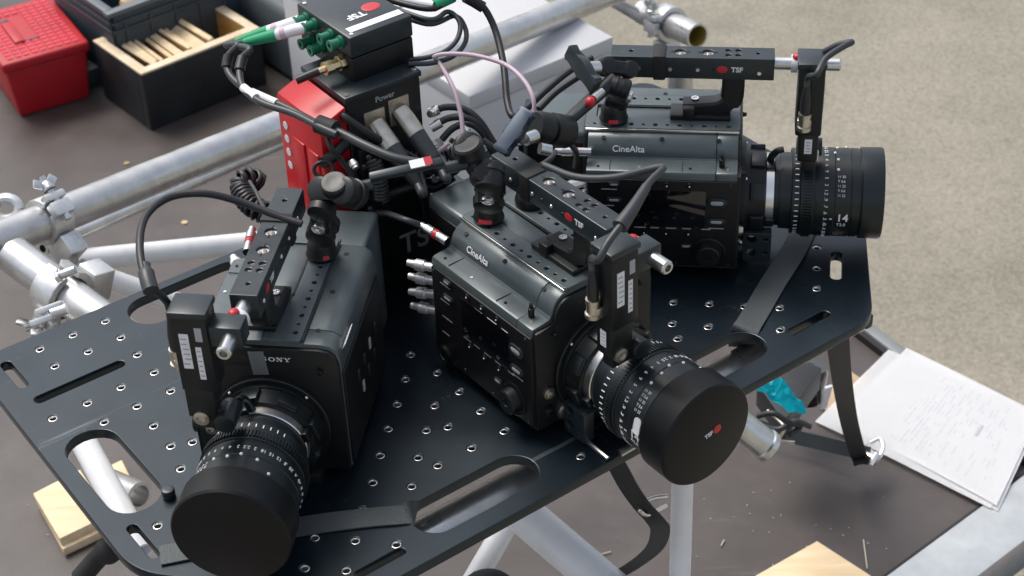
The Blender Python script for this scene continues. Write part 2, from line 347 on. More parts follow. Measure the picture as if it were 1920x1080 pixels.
# sawdust and splinters
bb = MB()
for k in range(34):
    u, v = random.choice([(random.uniform(1250, 1640), random.uniform(950, 1075)), (random.uniform(1300, 1700), random.uniform(900, 1060)), (random.uniform(0, 260), random.uniform(760, 1060))])
    p = at(u, v, Z_DECK + 0.0015); a = random.uniform(0, PI); L = random.uniform(.0012, .004)
    bb.box(p, (L, 0.0008, 0.0006), Matrix.Rotation(a, 3, 'Z'))
for (u0, v0, u1, v1) in ((1619, 1012, 1626, 1066), (1352, 1024, 1358, 1012), (1124, 1040, 1146, 1034)):
    p, q_ = at(u0, v0, Z_DECK + .002), at(u1, v1, Z_DECK + .003); bb.tube([p, q_], 0.0010, n=5, smooth=0)
o = bb.build('sawdust', 'dust'); o['kind'] = 'stuff'; o['label'] = 'pale wood splinters and sawdust on the dark deck'

# ================================================================== CHEESE PLATE
PA = math.radians(35.3); PM = Vector((0.115, -0.0065, 0))
PTH = 0.0115
outer = []
def corner(p, pa, pb, r=0.028, n=7):
    p, pa, pb = Vector(p), Vector(pa), Vector(pb); d1 = (pa - p).normalized(); d2 = (pb - p).normalized()
    s0, s1 = p + d1 * r, p + d2 * r; return [tuple(((1 - t) ** 2) * s0 + 2 * t * (1 - t) * p + t * t * s1) for t in [k / n for k in range(n + 1)]]
cs = [(-.309, 0), (.309, 0), (.452, .152), (.452, .527), (-.447, .527), (-.453, .152)]
rr_ = [.025, .022, .03, .035, .035, .03]
for k in range(6): outer += corner(cs[k], cs[k - 1], cs[(k + 1) % 6], rr_[k])
holes_uv = []
def H(*a): holes_uv.extend(a)
for u in (-.419, -.382, -.345, -.308, -.271, -.234):
    for v in (.502, .466):
        if (u > -.39 and v > .48 and u < -.29) or (v < .48 and -.39 < u < -.29): H((u, v))
H((-.419, .391), (-.382, .391), (-.345, .392), (-.308, .392), (-.382, .354), (-.346, .355), (-.309, .355), (-.347, .318), (-.348, .281), (-.356, .246), (-.329, .273), (-.308, .429), (-.271, .392), (-.271, .355), (-.271, .318), (-.409, .191))
mid = [(-.092, .251), (-.088, .210), (-.088, .172), (-.089, .135), (-.089, .097), (-.127, .136), (-.127, .097), (-.118, .222), (-.119, .170), (-.146, .195), (-.146, .145), (-.173, .170), (-.174, .118), (-.166, .097), (-.200, .143), (-.201, .089), (-.226, .116), (-.280, .062), (-.254, .035), (-.333, .061), (-.253, .091), (-.055, .023), (-.306, .088), (-.306, .036)]
H(*mid)
H((.169, .149), (.196, .123), (.221, .097), (.247, .072), (.144, .122), (.169, .095), (.222, .045), (.132, .100), (.353, .125), (.326, .098), (.300, .072), (.118, .148), (.127, .175), (.142, .175), (.089, .135), (.089, .172), (.378, .151), (.402, .178), (.0, .023), (.0, .40), (.0, .44), (.382, .355), (.382, .391), (.345, .466), (.308, .466), (.382, .466))
slots = [rrect(-.407, .285, .052, .134, .025), rrect(-.212, .489, .146, .052, .025), rrect(-.161, .044, .134, .048, .0235), rrect(.130, .048, .134, .046, .0225),
         rrect(-.373, .4265, .098, .012, .0058), rrect(-.420, .479, .011, .052, .0053), rrect(-.4285, .181, .010, .052, .0048), rrect(-.278, .025, .052, .009, .0043), rrect(.252, .035, .056, .011, .0053),
         rrect(.345, .088, .012, .050, .0058, math.radians(-46)), rrect(.407, .285, .052, .134, .025), rrect(.212, .489, .146, .052, .025)]
holes = [circle(u, v, 0.0046) for u, v in holes_uv] + slots
plate = empty('cheese_plate', (PM.x, PM.y, -PTH), PA, 'black anodised octagonal mounting plate drilled with threaded holes under the three cameras', 'plate')
put('plate_body', sheet_mesh('plate_body', outer, holes, 0, PTH, 'plate', 0.0009), plate)
bb = MB(); bb.lathe([(-.0010, .0046), (-.0007, .0043), (-.0007, .0037), (-.0014, .0032), (-.0030, .0031), (-.0030, .0046), (-.0010, .0046)], (0, 0, PTH), (0, 0, 1), 14)
ins = bb.mesh('threaded_insert', 'steel', 50)
for (u, v) in holes_uv: put('threaded_insert', ins, plate, Matrix.Translation((u, v, 0.00005)))
# socket-head bolt standing on the plate
p = at(316, 925, 0.004); bb = MB(); bb.cyl((p.x, p.y, 0), (p.x, p.y, .010), .0062, n=18, bev=.0012); bb.cyl((p.x, p.y, .0095), (p.x, p.y, .0101), .003, n=6)
tag(bb.build('cap_bolt', 'handle'), 'grey socket-head bolt screwed into the plate beside the left large slot', 'bolt')

# ================================================================== CINEMA CAMERA (local: x to the lens, y to the left, z up)
AXZ = 0.0655
def cyl_text(me, r, x0, ang, th=0.0004):
    """wrap flat lettering (x along the lens axis) on a barrel of radius r, centred at angle ang from -y upwards"""
    for v in me.vertices:
        a = ang + v.co.y / r; rr = r + (th if v.co.z > 0 else -0.0002)
        v.co = (x0 + v.co.x, -rr * math.cos(a), AXZ + rr * math.sin(a))
    return me
def cyl_text_c(me, r, x0, ang, th=0.0004):
    """lettering whose line runs round the barrel"""
    for v in me.vertices:
        a = ang - v.co.x / r; rr = r + (th if v.co.z > 0 else -0.0002)
        v.co = (x0 + v.co.y * 1.0, -rr * math.cos(a), AXZ + rr * math.sin(a))
    return me
def serif_word(parent, mw):
    """wide slab-serif letters O N Y and S, 4.4 mm tall"""
    h, T, t = .0044, .0011, .00055
    def add(bb, poly): bb.prism([(x, y) for x, y in poly], Matrix.Identity(4), .0004)
    res = []
    for ch, x0 in (('S', -.0125), ('O', -.0055), ('N', .0015), ('Y', .0085)):
        bb = MB()
        if ch == 'O':
            n_ = 28; o1 = [(x0 + .0031 * math.cos(2 * PI * k / n_), h / 2 + h / 2 * 1.05 * math.sin(2 * PI * k / n_)) for k in range(n_)]; i1 = [(x0 + .0018 * math.cos(2 * PI * k / n_), h / 2 + (h / 2 - t) * math.sin(2 * PI * k / n_)) for k in range(n_)]
            vo_ = [bb.bm.verts.new((x, y, .0004)) for x, y in o1]; vi = [bb.bm.verts.new((x, y, .0004)) for x, y in i1]
            for k in range(n_): bb.bm.faces.new((vo_[k], vo_[(k + 1) % n_], vi[(k + 1) % n_], vi[k]))
        elif ch == 'N':
            a = x0 - .0028
            add(bb, [(a + .0006, 0), (a + .0011, 0), (a + .0011, h), (a + .0006, h)]); add(bb, [(a + .0045, 0), (a + .0050, 0), (a + .0050, h), (a + .0045, h)])
            add(bb, [(a + .0007, h - .0001), (a + .0022, h - .0001), (a + .0050, .0001), (a + .0038, .0001)])
            add(bb, [(a, 0), (a + .0018, 0), (a + .0018, t), (a, t)]); add(bb, [(a - .0001, h - t), (a + .0014, h - t), (a + .0014, h), (a - .0001, h)]); add(bb, [(a + .0038, h - t), (a + .0057, h - t), (a + .0057, h), (a + .0038, h)])
        elif ch == 'Y':
            add(bb, [(x0 - .0006, 0), (x0 + .0006, 0), (x0 + .0006, h * .5), (x0 - .0006, h * .5)]); add(bb, [(x0 - .0026, h - .0001), (x0 - .0012, h - .0001), (x0 + .0006, h * .44), (x0 - .0006, h * .44)])
            add(bb, [(x0 + .0018, h - .0001), (x0 + .0025, h - .0001), (x0 + .0006, h * .46), (x0, h * .42)]); add(bb, [(x0 - .0014, 0), (x0 + .0014, 0), (x0 + .0014, t), (x0 - .0014, t)])
            add(bb, [(x0 - .0031, h - t), (x0 - .0005, h - t), (x0 - .0005, h), (x0 - .0031, h)]); add(bb, [(x0 + .0012, h - t), (x0 + .0031, h - t), (x0 + .0031, h), (x0 + .0012, h)])
        else:
            bb.tube([(x0 + .0018, h * .78, .0002), (x0, h * .92, .0002), (x0 - .0018, h * .72, .0002), (x0, h * .5, .0002), (x0 + .0018, h * .27, .0002), (x0, h * .08, .0002), (x0 - .0019, h * .24, .0002)], .00045, n=6)
        res.append(bb.build('letter', 'white', parent)); res[-1].matrix_local = mw
    return res

BL = 0.154
prof_r = [(-.074, .014), (-.074, .1265), (-.0725, .1295), (-.070, .1305), (-.053, .131), (-.0505, .1335), (-.0500, .138), (-.0475, .1445), (-.043, .150), (-.0375, .153), (-.032, .154)]
prof_l = [(.050, .154), (.0585, .1525), (.0645, .148), (.067, .140), (.0675, .130), (.0675, .014)]
PROF = prof_r + prof_l
XF = frame((0, 1, 0), (0, 0, 1), (1, 0, 0), (0, 0, 0))     # polygon (y, z) extruded along x

def make_camera():
    root = empty('cinema_camera')
    # body shell with seam
    bb = MB(); mt = XF.copy(); mt.translation = (-BL, 0, 0); bb.prism(PROF, mt, BL - .022, .0008); body = bb.build('body', 'body', root)
    bb = MB(); mt = XF.copy(); mt.translation = (-.0215, 0, 0); bb.prism(PROF, mt, .0215, .0010); bb.build('front_shell', 'body', root)
    # black front panel
    pf = [(y * .985, .012 + (z - .014) * .985) for y, z in PROF]
    bb = MB(); mt = XF.copy(); mt.translation = (-.002, 0, 0); bb.prism(pf, mt, .0060, .0012); fp = bb.build('front_panel', 'black', root)
    serif_word(fp, frame((0, 1, 0), (0, 0, 1), (1, 0, 0), (.0041, 0.012, .136)))
    for (y, z, r, mn) in ((-.060, .053, .0048, 'nickel'), (-.061, .031, .0050, 'black'), (-.040, .022, .0085, 'nickel'), (.050, .128, .0022, 'black'), (-.052, .118, .0022, 'black')):
        bb = MB(); bb.lathe([(0, r * 1.25), (.0022, r * 1.25), (.0022, r), (.0045, r * .95), (.0048, r * .5), (.0030, r * .45), (.0030, 0)], (.004, y, z), (1, 0, 0), 20); bb.build('front_socket' if r > .003 else 'front_screw', mn, fp)
    # feet / dovetail
    bb = MB(); bb.box((-.07, 0, .007), (.17, .08, .0135), bev=.0015); bb.build('base_plate', 'black', root)
    # right side (operator-assistant panel)
    bb = MB(); bb.box((-.0755, -.0750, .0690), (.153, .0032, .106), bev=.0012); sp = bb.build('side_panel', 'panel', root)
    SY = -.0766
    bb = MB(); bb.box((-.068, SY - .0002, .0885), (.074, .0014, .045), bev=.0006); bb.build('display', 'gloss', sp)
    def pill(x, z, lx, lz, mn, nm, d=.0016):
        q = MB(); mt2 = frame((1, 0, 0), (0, 0, 1), (0, -1, 0), (x, SY + .0002, z)); q.prism(rrect(0, 0, lx, lz, min(lx, lz) / 2 - .0001), mt2, d, .0004); return q.build(nm, mn, sp)
    for x, z, lx, lz in ((-.0195, .0975, .021, .011), (-.0195, .0745, .019, .008), (-.125, .098, .016, .006), (-.125, .117, .012, .005), (-.050, .043, .012, .005)):
        pill(x, z, lx, lz, 'handle', 'button', .0022); pill(x, z, lx * .62, lz * .42, 'greyprint', 'button_mark', .0026)
    for x in (-.094, -.071, -.048):
        for z in (.1165, .0575):
            q = MB(); q.lathe([(0, .0036), (.0012, .0034), (.0012, .002), (.0005, .0019)], (x, SY, z), (0, -1, 0), 16); q.lathe([(.0006, .0013), (.0012, .0012), (.0015, 0)], (x, SY, z), (0, -1, 0), 12)
            kb = q.build('round_key', 'panel', sp); q = MB(); q.lathe([(.0013, .0009), (.0018, .0008), (.0019, 0)], (x, SY, z), (0, -1, 0), 10); q.build('key_mark', 'white', kb)
    for x, w_ in ((-.098, .012), (-.083, .009), (-.066, .011), (-.050, .009), (-.030, .010)): pill(x, .0640, w_, .0013, 'greyprint', 'caption_mark', .0004)
    for x, w_, z in ((-.130, .016, .110), (-.132, .014, .090), (-.130, .018, .070), (-.134, .012, .050), (-.0195, .0655, .0665), ): pill(x, z if w_ < .05 else .0655, min(w_, .016), .0012, 'greyprint', 'caption_mark', .0004)
    q = MB(); q.lathe([(0, .0185), (.0010, .0185), (.0016, .0165), (.0006, .0150), (.0008, .0135), (.0095, .0125), (.0105, .0115), (.0105, .004), (.0090, .0035), (.0090, 0)], (-.027, SY, .035), (0, -1, 0), 36); q.build('menu_dial', 'black', sp)
    q = MB(); q.lathe([(0, .0095), (.004, .0092), (.0045, .006), (.003, .0055), (.003, 0)], (-.136, SY, .024), (0, -1, 0), 24); q.build('audio_dial', 'black', sp)
    # script lettering on the shoulder
    me = text_mesh('CineAlta', .0092, 'white', .0003, bold=.00012, fit=.033)
    ang = Vector((0, -.0475 + .0500, .1445 - .138)).normalized()
    nrm = Vector((0, -ang.z, ang.y))
    put('lettering', me, root, frame((1, 0, 0), ang, nrm, (-.112, -.0496, .1418)))
    # left side with vents and dark panel
    bb = MB(); bb.box((-.0755, .0685, .070), (.150, .0028, .106), bev=.0012); lp = bb.build('left_panel', 'panel', root)
    for k in range(7):
        q = MB(); q.box((-.045 - k * .012, .0703, .085 - (k % 2) * .022), (.005, .0016, .012), bev=.0005); q.build('left_key', 'greyprint' if k in (1, 4) else 'handle', lp)
    q = MB(); q.box((-.028, .0676, .142), (.030, .0006, .0090), Matrix.Rotation(math.radians(-28), 3, 'X')); q.build('paper_label', 'label', lp)
    # top cheese plate
    TP = [(-.158, -.034), (.001, -.034), (.001, .034), (-.158, .034)]
    hh = []
    for y in (-.0265, .0265):
        for k in range(12):
            hh.append(circle(-.148 + k * .0125, y, .0026 if k % 2 else .0017, 10))
    hh.append(rrect(-.105, 0, .085, .026, .002)); 
    tp = put('top_plate', sheet_mesh('top_plate', rrect(-.0785, 0, .159, .068, .004), hh, .1538, .1582, 'topplate', .0005), root)
    q = MB(); q.box((-.105, -.001, .1548), (.084, .022, .0024), bev=.0004); q.build('centre_slide', 'topplate', tp)
    q = MB(); q.box((-.0785, -.0352, .1562), (.158, .0010, .0026), bev=.0004); q.build('edge_rail', 'steel', tp)
    q = MB(); q.box((-.0785, .0352, .1562), (.158, .0010, .0026), bev=.0004); q.build('edge_rail', 'handle', tp)
    q = MB(); q.box((-.105, .0125, .1565), (.092, .0035, .0018)); q.build('slide_groove', 'rubber', tp)
    for x in (-.138, -.078, -.020):
        for y in (-.0425, .0445):
            q = MB(); q.lathe([(0, .0026), (.0006, .0024), (.0006, .0012), (0, .0011), (0, 0)], (x, y, .1508 if y < 0 else .1539), (0, -.15 if y < 0 else 0, 1), 14); q.build('top_screw', 'black', root)
    # little post on the ledge, front right
    q = MB(); q.cyl((-.016, -.061, .1305), (-.016, -.061, .1405), .0030, n=14, bev=.0006); q.cyl((-.016, -.061, .1405), (-.016, -.061, .1455), .0018, n=10); q.build('hook_post', 'black', root)
    for x in (-.1300, -.0560):
        q = MB(); q.box((x, -.0620, .1312), (.0006, .018, .0006)); q.build('panel_seam', 'rubber', root)
    q = MB(); q.box((-.0780, -.0512, .1322), (.152, .0008, .0008)); q.build('panel_seam', 'rubber', root)
    for x in (-.142, -.100, -.048, -.010):
        q = MB(); q.lathe([(0, .0017), (.0006, .0015), (.0006, .0007), (.0001, .0006), (.0001, 0)], (x, -.0660, .1308), (0, 0, 1), 10); q.build('ledge_screw', 'steel' if x in (-.100, -.010) else 'black', root)
    for x, z in ((-.148, .118), (-.148, .022), (-.006, .118), (-.006, .020), (-.105, .022), (-.060, .020)):
        q = MB(); q.lathe([(0, .0017), (.0006, .0015), (.0006, .0007), (.0001, .0006), (.0001, 0)], (x, SY, z), (0, -1, 0), 10); q.build('panel_screw', 'handle', sp)
    for k in range(9):
        q = MB(); q.box((-.151, -.052 + k * .011, .151 if -.04 < -.052 + k * .011 < .05 else .128), (.0010, .006, .0008)); q.build('rear_vent', 'rubber', root)
    # recorder module at the rear
    bb = MB(); bb.box((-.190, .0145, .081), (.068, .085, .132), bev=.005, seg=3); rm = bb.build('recorder_module', 'topplate', root)
    bb = MB(); bb.box((-.2265, .0145, .078), (.006, .078, .122), bev=.002); bb.build('rear_plate', 'black', rm)
    bb = MB(); bb.box((-.190, -.0285, .078), (.058, .0030, .112), bev=.001); bb.build('module_cover', 'panel', rm)
    # rear right sockets
    for z, x in ((.096, -.153), (.080, -.155), (.060, -.153), (.112, -.153)):
        q = MB(); q.lathe([(0, .0062), (.005, .0062), (.005, .0044), (.016, .0044), (.016, .0058), (.025, .0058), (.026, .0040), (.034, .0034), (.034, 0)], (x, -.066, z), (-.86, -.5, .0 if z != .080 else -.12), 18); q.build('rear_plug', 'plugsilver' if z != .052 else 'red', root)
    # small drilled bracket under the mount
    q = MB(); q.bm.free(); me = sheet_mesh('rod_bracket', rrect(0, 0, .030, .036, .002), [circle(-.006, .010, .0050), circle(-.006, -.007, .0050), rrect(.009, .010, .005, .003, .001), rrect(.009, -.007, .005, .003, .001)], 0, .012, 'handle', .0006)
    put('rod_bracket', me, root, frame((1, 0, 0), (0, 0, 1), (0, -1, 0), (.024, -.034, .022)))
    # ------------------------------------------------ lens
    def ring(prof, nm, mn, par, nn=64): q = MB(); q.lathe(prof, (0, 0, AXZ), (1, 0, 0), nn); return q.build(nm, mn, par, 30)
    mnt = ring([(.003, .030), (.003, .0535), (.0085, .0535), (.0095, .0525), (.0095, .0475), (.0130, .0470), (.0130, .0455), (.0150, .0450), (.0300, .0440), (.0305, .0430), (.0305, .030)], 'lens_mount', 'black', root)
    for k in range(8):      # blocky lugs around the mount
        a = 2 * PI * (k + .35) / 8; q = MB(); q.box((.022, .0455 * math.cos(a), AXZ + .0455 * math.sin(a)), (.015, .0055, .018), Matrix.Rotation(a, 3, 'X'), bev=.0008); q.build('mount_lug', 'lensblack', mnt)
    for k in range(4):
        a = PI / 4 + k * PI / 2; q = MB(); q.sphere((.0098, .0500 * math.cos(a), AXZ + .0500 * math.sin(a)), .0017, n=10); q.build('mount_screw', 'steel', mnt)
    lens = ring([(.038, .030), (.038, .0375), (.0455, .0375), (.0455, .0405), (.0575, .0410), (.0575, .0425)], 'lens', 'lensblack', root)
    ring([(.0303, .0330), (.0303, .0392), (.0312, .0400), (.0392, .0400), (.0398, .0392), (.0398, .0330)], 'locking_ring', 'steel', lens)
    for a in (70, 160, 250, 340):
        q = MB(); ra = math.radians(a); q.box((.0355, -.0415 * math.cos(ra), AXZ + .0415 * math.sin(ra)), (.010, .006, .010), Matrix.Rotation(-ra, 3, 'X'), bev=.001); q.build('locking_tab', 'lensblack', lens)
    q = MB(); ra = math.radians(78); c_ = Vector((.0345, -.040 * math.cos(ra), AXZ + .040 * math.sin(ra))); q.tube([c_, c_ + Vector((.001, -.003, .010)), c_ + Vector((.007, -.005, .018)), c_ + Vector((.013, -.005, .020))], lambda t: .0042 - .001 * t, n=10); q.build('locking_lever', 'lensblack', lens)
    iris = ring([(.0572, .0400), (.0572, .0448), (.0580, .0455), (.0660, .0455), (.0668, .0448), (.0668, .0400)], 'iris_ring', 'lensblack', lens)
    # focus gear with teeth
    q = MB(); N = 96
    for k in range(N):
        a = 2 * PI * k / N; q.box((.0740, .0478 * math.cos(a), AXZ + .0478 * math.sin(a)), (.0085, .0018, .0016), Matrix.Rotation(a, 3, 'X'))
    g = q.build('gear_teeth', 'lensblack', lens); g['kind'] = 'stuff'
    ring([(.0668, .0400), (.0668, .0470), (.0800, .0470), (.0806, .0465), (.0806, .0460), (.0870, .0472), (.1010, .0472), (.1018, .0466), (.1018, .0460), (.1024, .0460), (.1024, .0470), (.1180, .0470), (.1186, .0462), (.1200, .0462), (.1200, .0470), (.1270, .0468), (.1270, .0452), (.1292, .0452), (.1292, .0474), (.1300, .0482), (.1505, .0486), (.1525, .0478), (.1525, .0455), (.1400, .0430), (.1390, .028)], 'focus_barrel', 'lensblack', lens)
    ring([(.1392, .0290), (.1420, .0240), (.1440, .0150), (.1448, .0001)], 'front_glass', 'glass', lens)
    # engraved scales
    def add(me, nm='scale_mark'): return put(nm, me, lens)
    add(cyl_text(text_mesh('14', .0125, 'white', .0003, bold=.0002), .0470, .1105, math.radians(-3)), 'lettering')
    add(cyl_text(text_mesh('T2.0', .0052, 'white', .0003), .0470, .1095, math.radians(-14)), 'lettering')
    add(cyl_text(text_mesh('-', .012, 'white', .0003), .0471, .0985, math.radians(-3)), 'lettering')
    nums = ['.3', '.35', '.4', '.45', '.5', '.6', '.7', '.9', '1.2', '2', '5', '9', '6', '4', '3', '2.5', '2', '18', '15', '12', '1']
    for k, s_ in enumerate(nums):
        for off in (0, PI):
            add(cyl_text_c(text_mesh(s_, .0050, 'white' if off == 0 else 'white', .0003), .0472, .0925, math.radians(-40 + k * 9.0) + off))
    for k in range(22):
        q = MB(); a = math.radians(-44 + k * 8.2); q.box((.0625, -.0456 * math.cos(a), AXZ + .0456 * math.sin(a)), (.0040, .0009, .0006), Matrix.Rotation(PI / 2 - a, 3, 'X')); q.build('scale_mark', 'white', lens)
    for a in (36, 42, 48, 54, 60, 205, 212, 219):
        ra = math.radians(a - 8); add(cyl_text(text_mesh('T 5.6' if a % 4 else '11 22', .0036, 'white', .0003), .0470, .1080, ra))
    for a, x in ((62, .0985), (78, .0985), (92, .0955), (110, .0985), (126, .1085)):
        q = MB(); ra = math.radians(a); q.sphere((x + .006, -.0470 * math.cos(ra), AXZ + .0470 * math.sin(ra)), .0016, n=10); q.build('index_dot', 'white', lens)
    # ------------------------------------------------ top handle
    hz0, hz1, hy = .2050, .2292, .0125
    hh = [circle(-.062, 0, .0056, 18), circle(-.034, 0, .0056, 18)] + [circle(x, y, .0030, 14) for x in (-.0135, -.0035) for y in (-.0050, .0050)] + [circle(.0165, 0, .0020, 10), circle(-.112, 0, .0022, 10)]
    hd = put('handle', sheet_mesh('handle', rrect(-.050, 0, .166, .025, .0012), hh, hz0, hz1, 'handle', .0008), root)
    for hx, hy_, r in ((-.062, 0, .0056), (-.034, 0, .0056), (-.0135, -.005, .0030), (-.0135, .005, .0030), (-.0035, -.005, .0030), (-.0035, .005, .0030), (.0165, 0, .0020), (-.112, 0, .0022)):
        q = MB(); q.lathe([(-.0022, r * .99), (-.0022, r * .62), (-.020, r * .62), (-.020, r * .99)], (hx, hy_, hz1), (0, 0, 1), 16); q.lathe([(-.008, r * .62), (-.0075, 0)], (hx, hy_, hz1), (0, 0, 1), 16); q.build('hole_glint_tube', 'steel', hd)  # bright tubes added to stand for light falling on the hole walls
    for x in (-.062, -.034):
        for s_ in (-1, 1):
            q = MB(); q.box((x + s_ * .0078, 0, hz1 + .0001), (.004, .0016, .0006)); q.build('location_pin', 'rubber', hd)
    for x in (-.118, -.104, -.072, -.058, -.044, -.028, .018):
        for s_ in (-1, 1):
            q = MB(); q.lathe([(0, .0022), (.0006, .0020), (.0006, .0010), (.0001, .0009), (.0001, 0)], (x, s_ * .0125, .2155 if x != .018 else .213), (0, s_, 0), 12); q.build('side_screw', 'steel' if x in (-.104, -.072, -.044, .018) else 'handle', hd)
    # logo: red disc and letters on both cheeks of the handle
    for s_ in (-1, 1):
        q = MB(); q.sphere((-.0195 if s_ < 0 else .004, s_ * .0126, .2165), .0040, (1.4, .10, 1)); q.build('logo_dot', 'redlogo', hd)
        put('lettering', text_mesh('TSF', .0078, 'white', .0003, bold=.0002), hd, frame((-s_, 0, 0), (0, 0, 1), (0, s_, 0), (-.0045 if s_ < 0 else -.011, s_ * .0126, .2163)))
    # rubber band round the handle
    q = MB(); q.box((-.083, 0, (hz0 + hz1) / 2), (.013, .029, hz1 - hz0 + .004), bev=.002); q.build('velcro_band', 'rubber', hd)
    # curved front post and foot
    cpts = [(-.0075, .2055), (-.0075, .190), (-.0095, .178), (-.020, .1685), (-.036, .1655), (-.058, .1640)]
    q = MB()
    P2 = cr([(x, 0, z) for x, z in cpts], 6); prev = None
    for i, p in enumerate(P2):
        t = (P2[min(i + 1, len(P2) - 1)] - P2[max(i - 1, 0)]).normalized(); nn_ = Vector((-t.z, 0, t.x)); hw = .0115 if i < 14 else .0085
        ring_ = [q.bm.verts.new(p + Vector((0, a * .010, 0)) + nn_ * bq * hw) for a, bq in ((-.75, -1), (.75, -1), (1, -.75), (1, .75), (.75, 1), (-.75, 1), (-1, .75), (-1, -.75))]
        if prev:
            for k in range(8): q.bm.faces.new((prev[k], prev[(k + 1) % 8], ring_[(k + 1) % 8], ring_[k]))
        else: q.bm.faces.new(ring_)
        prev = ring_
    q.bm.faces.new(prev[::-1]); post = q.build('handle_post', 'black', hd)
    q = MB(); q.box((-.040, -.004, .1610), (.062, .026, .0060), bev=.0015); q.box((-.052, -.013, .1655), (.012, .010, .013), bev=.0012); q.build('foot', 'black', post)
    q = MB(); q.lathe([(0, .0040), (.0012, .0040), (.0012, .0024), (.0003, .0022), (.0003, 0)], (-.046, .002, .1738), (0, 0, 1), 16); q.build('clamp_screw', 'steel', post)
    # silver rod with clamp
    q = MB(); q.lathe([(.030, .0066), (.098, .0066), (.0995, .0055), (.0995, .0035), (.092, .0032), (.092, 0)], (0, 0, .2185), (1, 0, 0), 24); rod = q.build('rod', 'silverend', hd)
    q = MB(); q.lathe([(.0500, .0068), (.0500, .0092), (.0560, .0092), (.0560, .0068)], (0, 0, .2185), (1, 0, 0), 24); q.build('collar', 'label', rod)
    q = MB(); q.sphere((.0560, -.002, .2278), .0050, (1.1, 1, .7)); q.build('red_button', 'red', rod)
    q = MB(); q.box((.0690, -.004, .2190), (.021, .029, .021), bev=.0015); q.build('rod_clamp', 'handle', rod)
    # ------------------------------------------------ lens motor hanging on the right of the lens
    q = MB(); q.box((.0690, -.0330, .2010), (.026, .031, .078), bev=.002); mo = q.build('lens_motor', 'black', root)
    q = MB(); q.box((.0690, -.0330, .2420), (.0285, .034, .0065), bev=.0014); q.build('motor_lid', 'handle', mo)
    q = MB(); q.box((.0700, -.0350, .1480), (.020, .026, .034), bev=.002); q.box((.0715, -.0300, .1290), (.014, .030, .022), bev=.002); q.build('motor_bracket', 'black', mo)
    q = MB(); q.cyl((.060, -.0150, .1300), (.086, -.0150, .1300), .0095, n=28, bev=.001); q.build('drive_gear', 'lensblack', mo)
    q = MB(); q.lathe([(0, .0075), (.004, .0072), (.0048, .004), (.003, .0034), (.003, 0)], (.0775, -.0365, .1310), (1, 0, 0), 20); q.build('hinge_bolt', 'nickel', mo)
    # stickers on the motor front and its outer face
    def stick(x, y, z, lx, lz, mn, nm='paper_label', face='x'):
        q = MB()
        if face == 'x': q.box((x, y, z), (.0006, lx, lz))
        else: q.box((x, y, z), (lx, .0006, lz))
        return q.build(nm, mn, mo)
    stick(.0822, -.0385, .2050, .0080, .036, 'label'); stick(.0822, -.0275, .1930, .0050, .034, 'label'); stick(.0822, -.0255, .2230, .0060, .014, 'greyprint')
    for k in range(6):
        stick(.0826, -.0385 + random.uniform(-.001, .001), .2180 - k * .0052, .0052, .0011, 'greyprint', 'printed_line'); stick(.0826, -.0275, .2060 - k * .0052, .0030, .0010, 'greyprint', 'printed_line')
    stick(.0700, -.0482, .1500, .0075, .017, 'label', face='y')
    for k in range(4): stick(.0700, -.0486, .1550 - k * .0035, .0045, .0009, 'greyprint', 'printed_line', face='y')
    # motor plug (points backwards/up out of the motor on its outer side)
    q = MB(); q.lathe([(0, .0072), (.004, .0072), (.004, .0060), (.015, .0060), (.015, .0066), (.019, .0066), (.019, .0045), (.019, 0)], (.0640, -.0545, .1740), (0, 0, 1), 20); q.box((.064, -.051, .1790), (.014, .010, .012), bev=.001); pl = q.build('motor_plug', 'nickel', mo)
    q = MB(); q.lathe([(.018, .0052), (.034, .0052), (.050, .0032), (.050, 0)], (.0640, -.0545, .1740), (0, 0, 1), 16); q.build('plug_boot', 'cable', pl)
    # lemo plug at the rear shoulder
    q = MB(); q.lathe([(0, .0045), (.016, .0045), (.016, .0038), (.020, .0038), (.020, .0048), (.030, .0048), (.030, .0036), (.037, .0036), (.037, 0)], (-.150, -.0565, .1415), (-1, -.12, .06), 18); lp2 = q.build('silver_plug', 'silverend', root)
    q = MB(); q.lathe([(.0135, .0048), (.0160, .0050), (.0185, .0048)], (-.150, -.0565, .1415), (-1, -.12, .06), 18); q.build('red_dot_ring', 'red', lp2)
    return root

camA = make_camera()
camB = copy_tree(camA); camC = copy_tree(camA)
T = {}
for o, x, y, a, k in ((camA, -.2205, -.0229, -99.5, 'A'), (camB, .075, .050, -53.55, 'B'), (camC, .2437, .3223, -8.0, 'C')):
    o.location = (x, y, 0); o.rotation_euler = (0, 0, math.radians(a)); T[k] = Matrix.Translation((x, y, 0)) @ Matrix.Rotation(math.radians(a), 4, 'Z')
G = 'cinema cameras fanned out on the plate'
tag(camA, 'black cinema camera nearest the left slots, grey tape over its front nameplate', 'camera', G)
tag(camB, 'black cinema camera in the middle of the plate, red mark on its lens cap', 'camera', G)
tag(camC, 'rearmost black cinema camera, lens uncapped and seen from the side against the asphalt', 'camera', G)
def child(o, name): return [c for c in o.children if c.name.split('.')[0] == name][0]
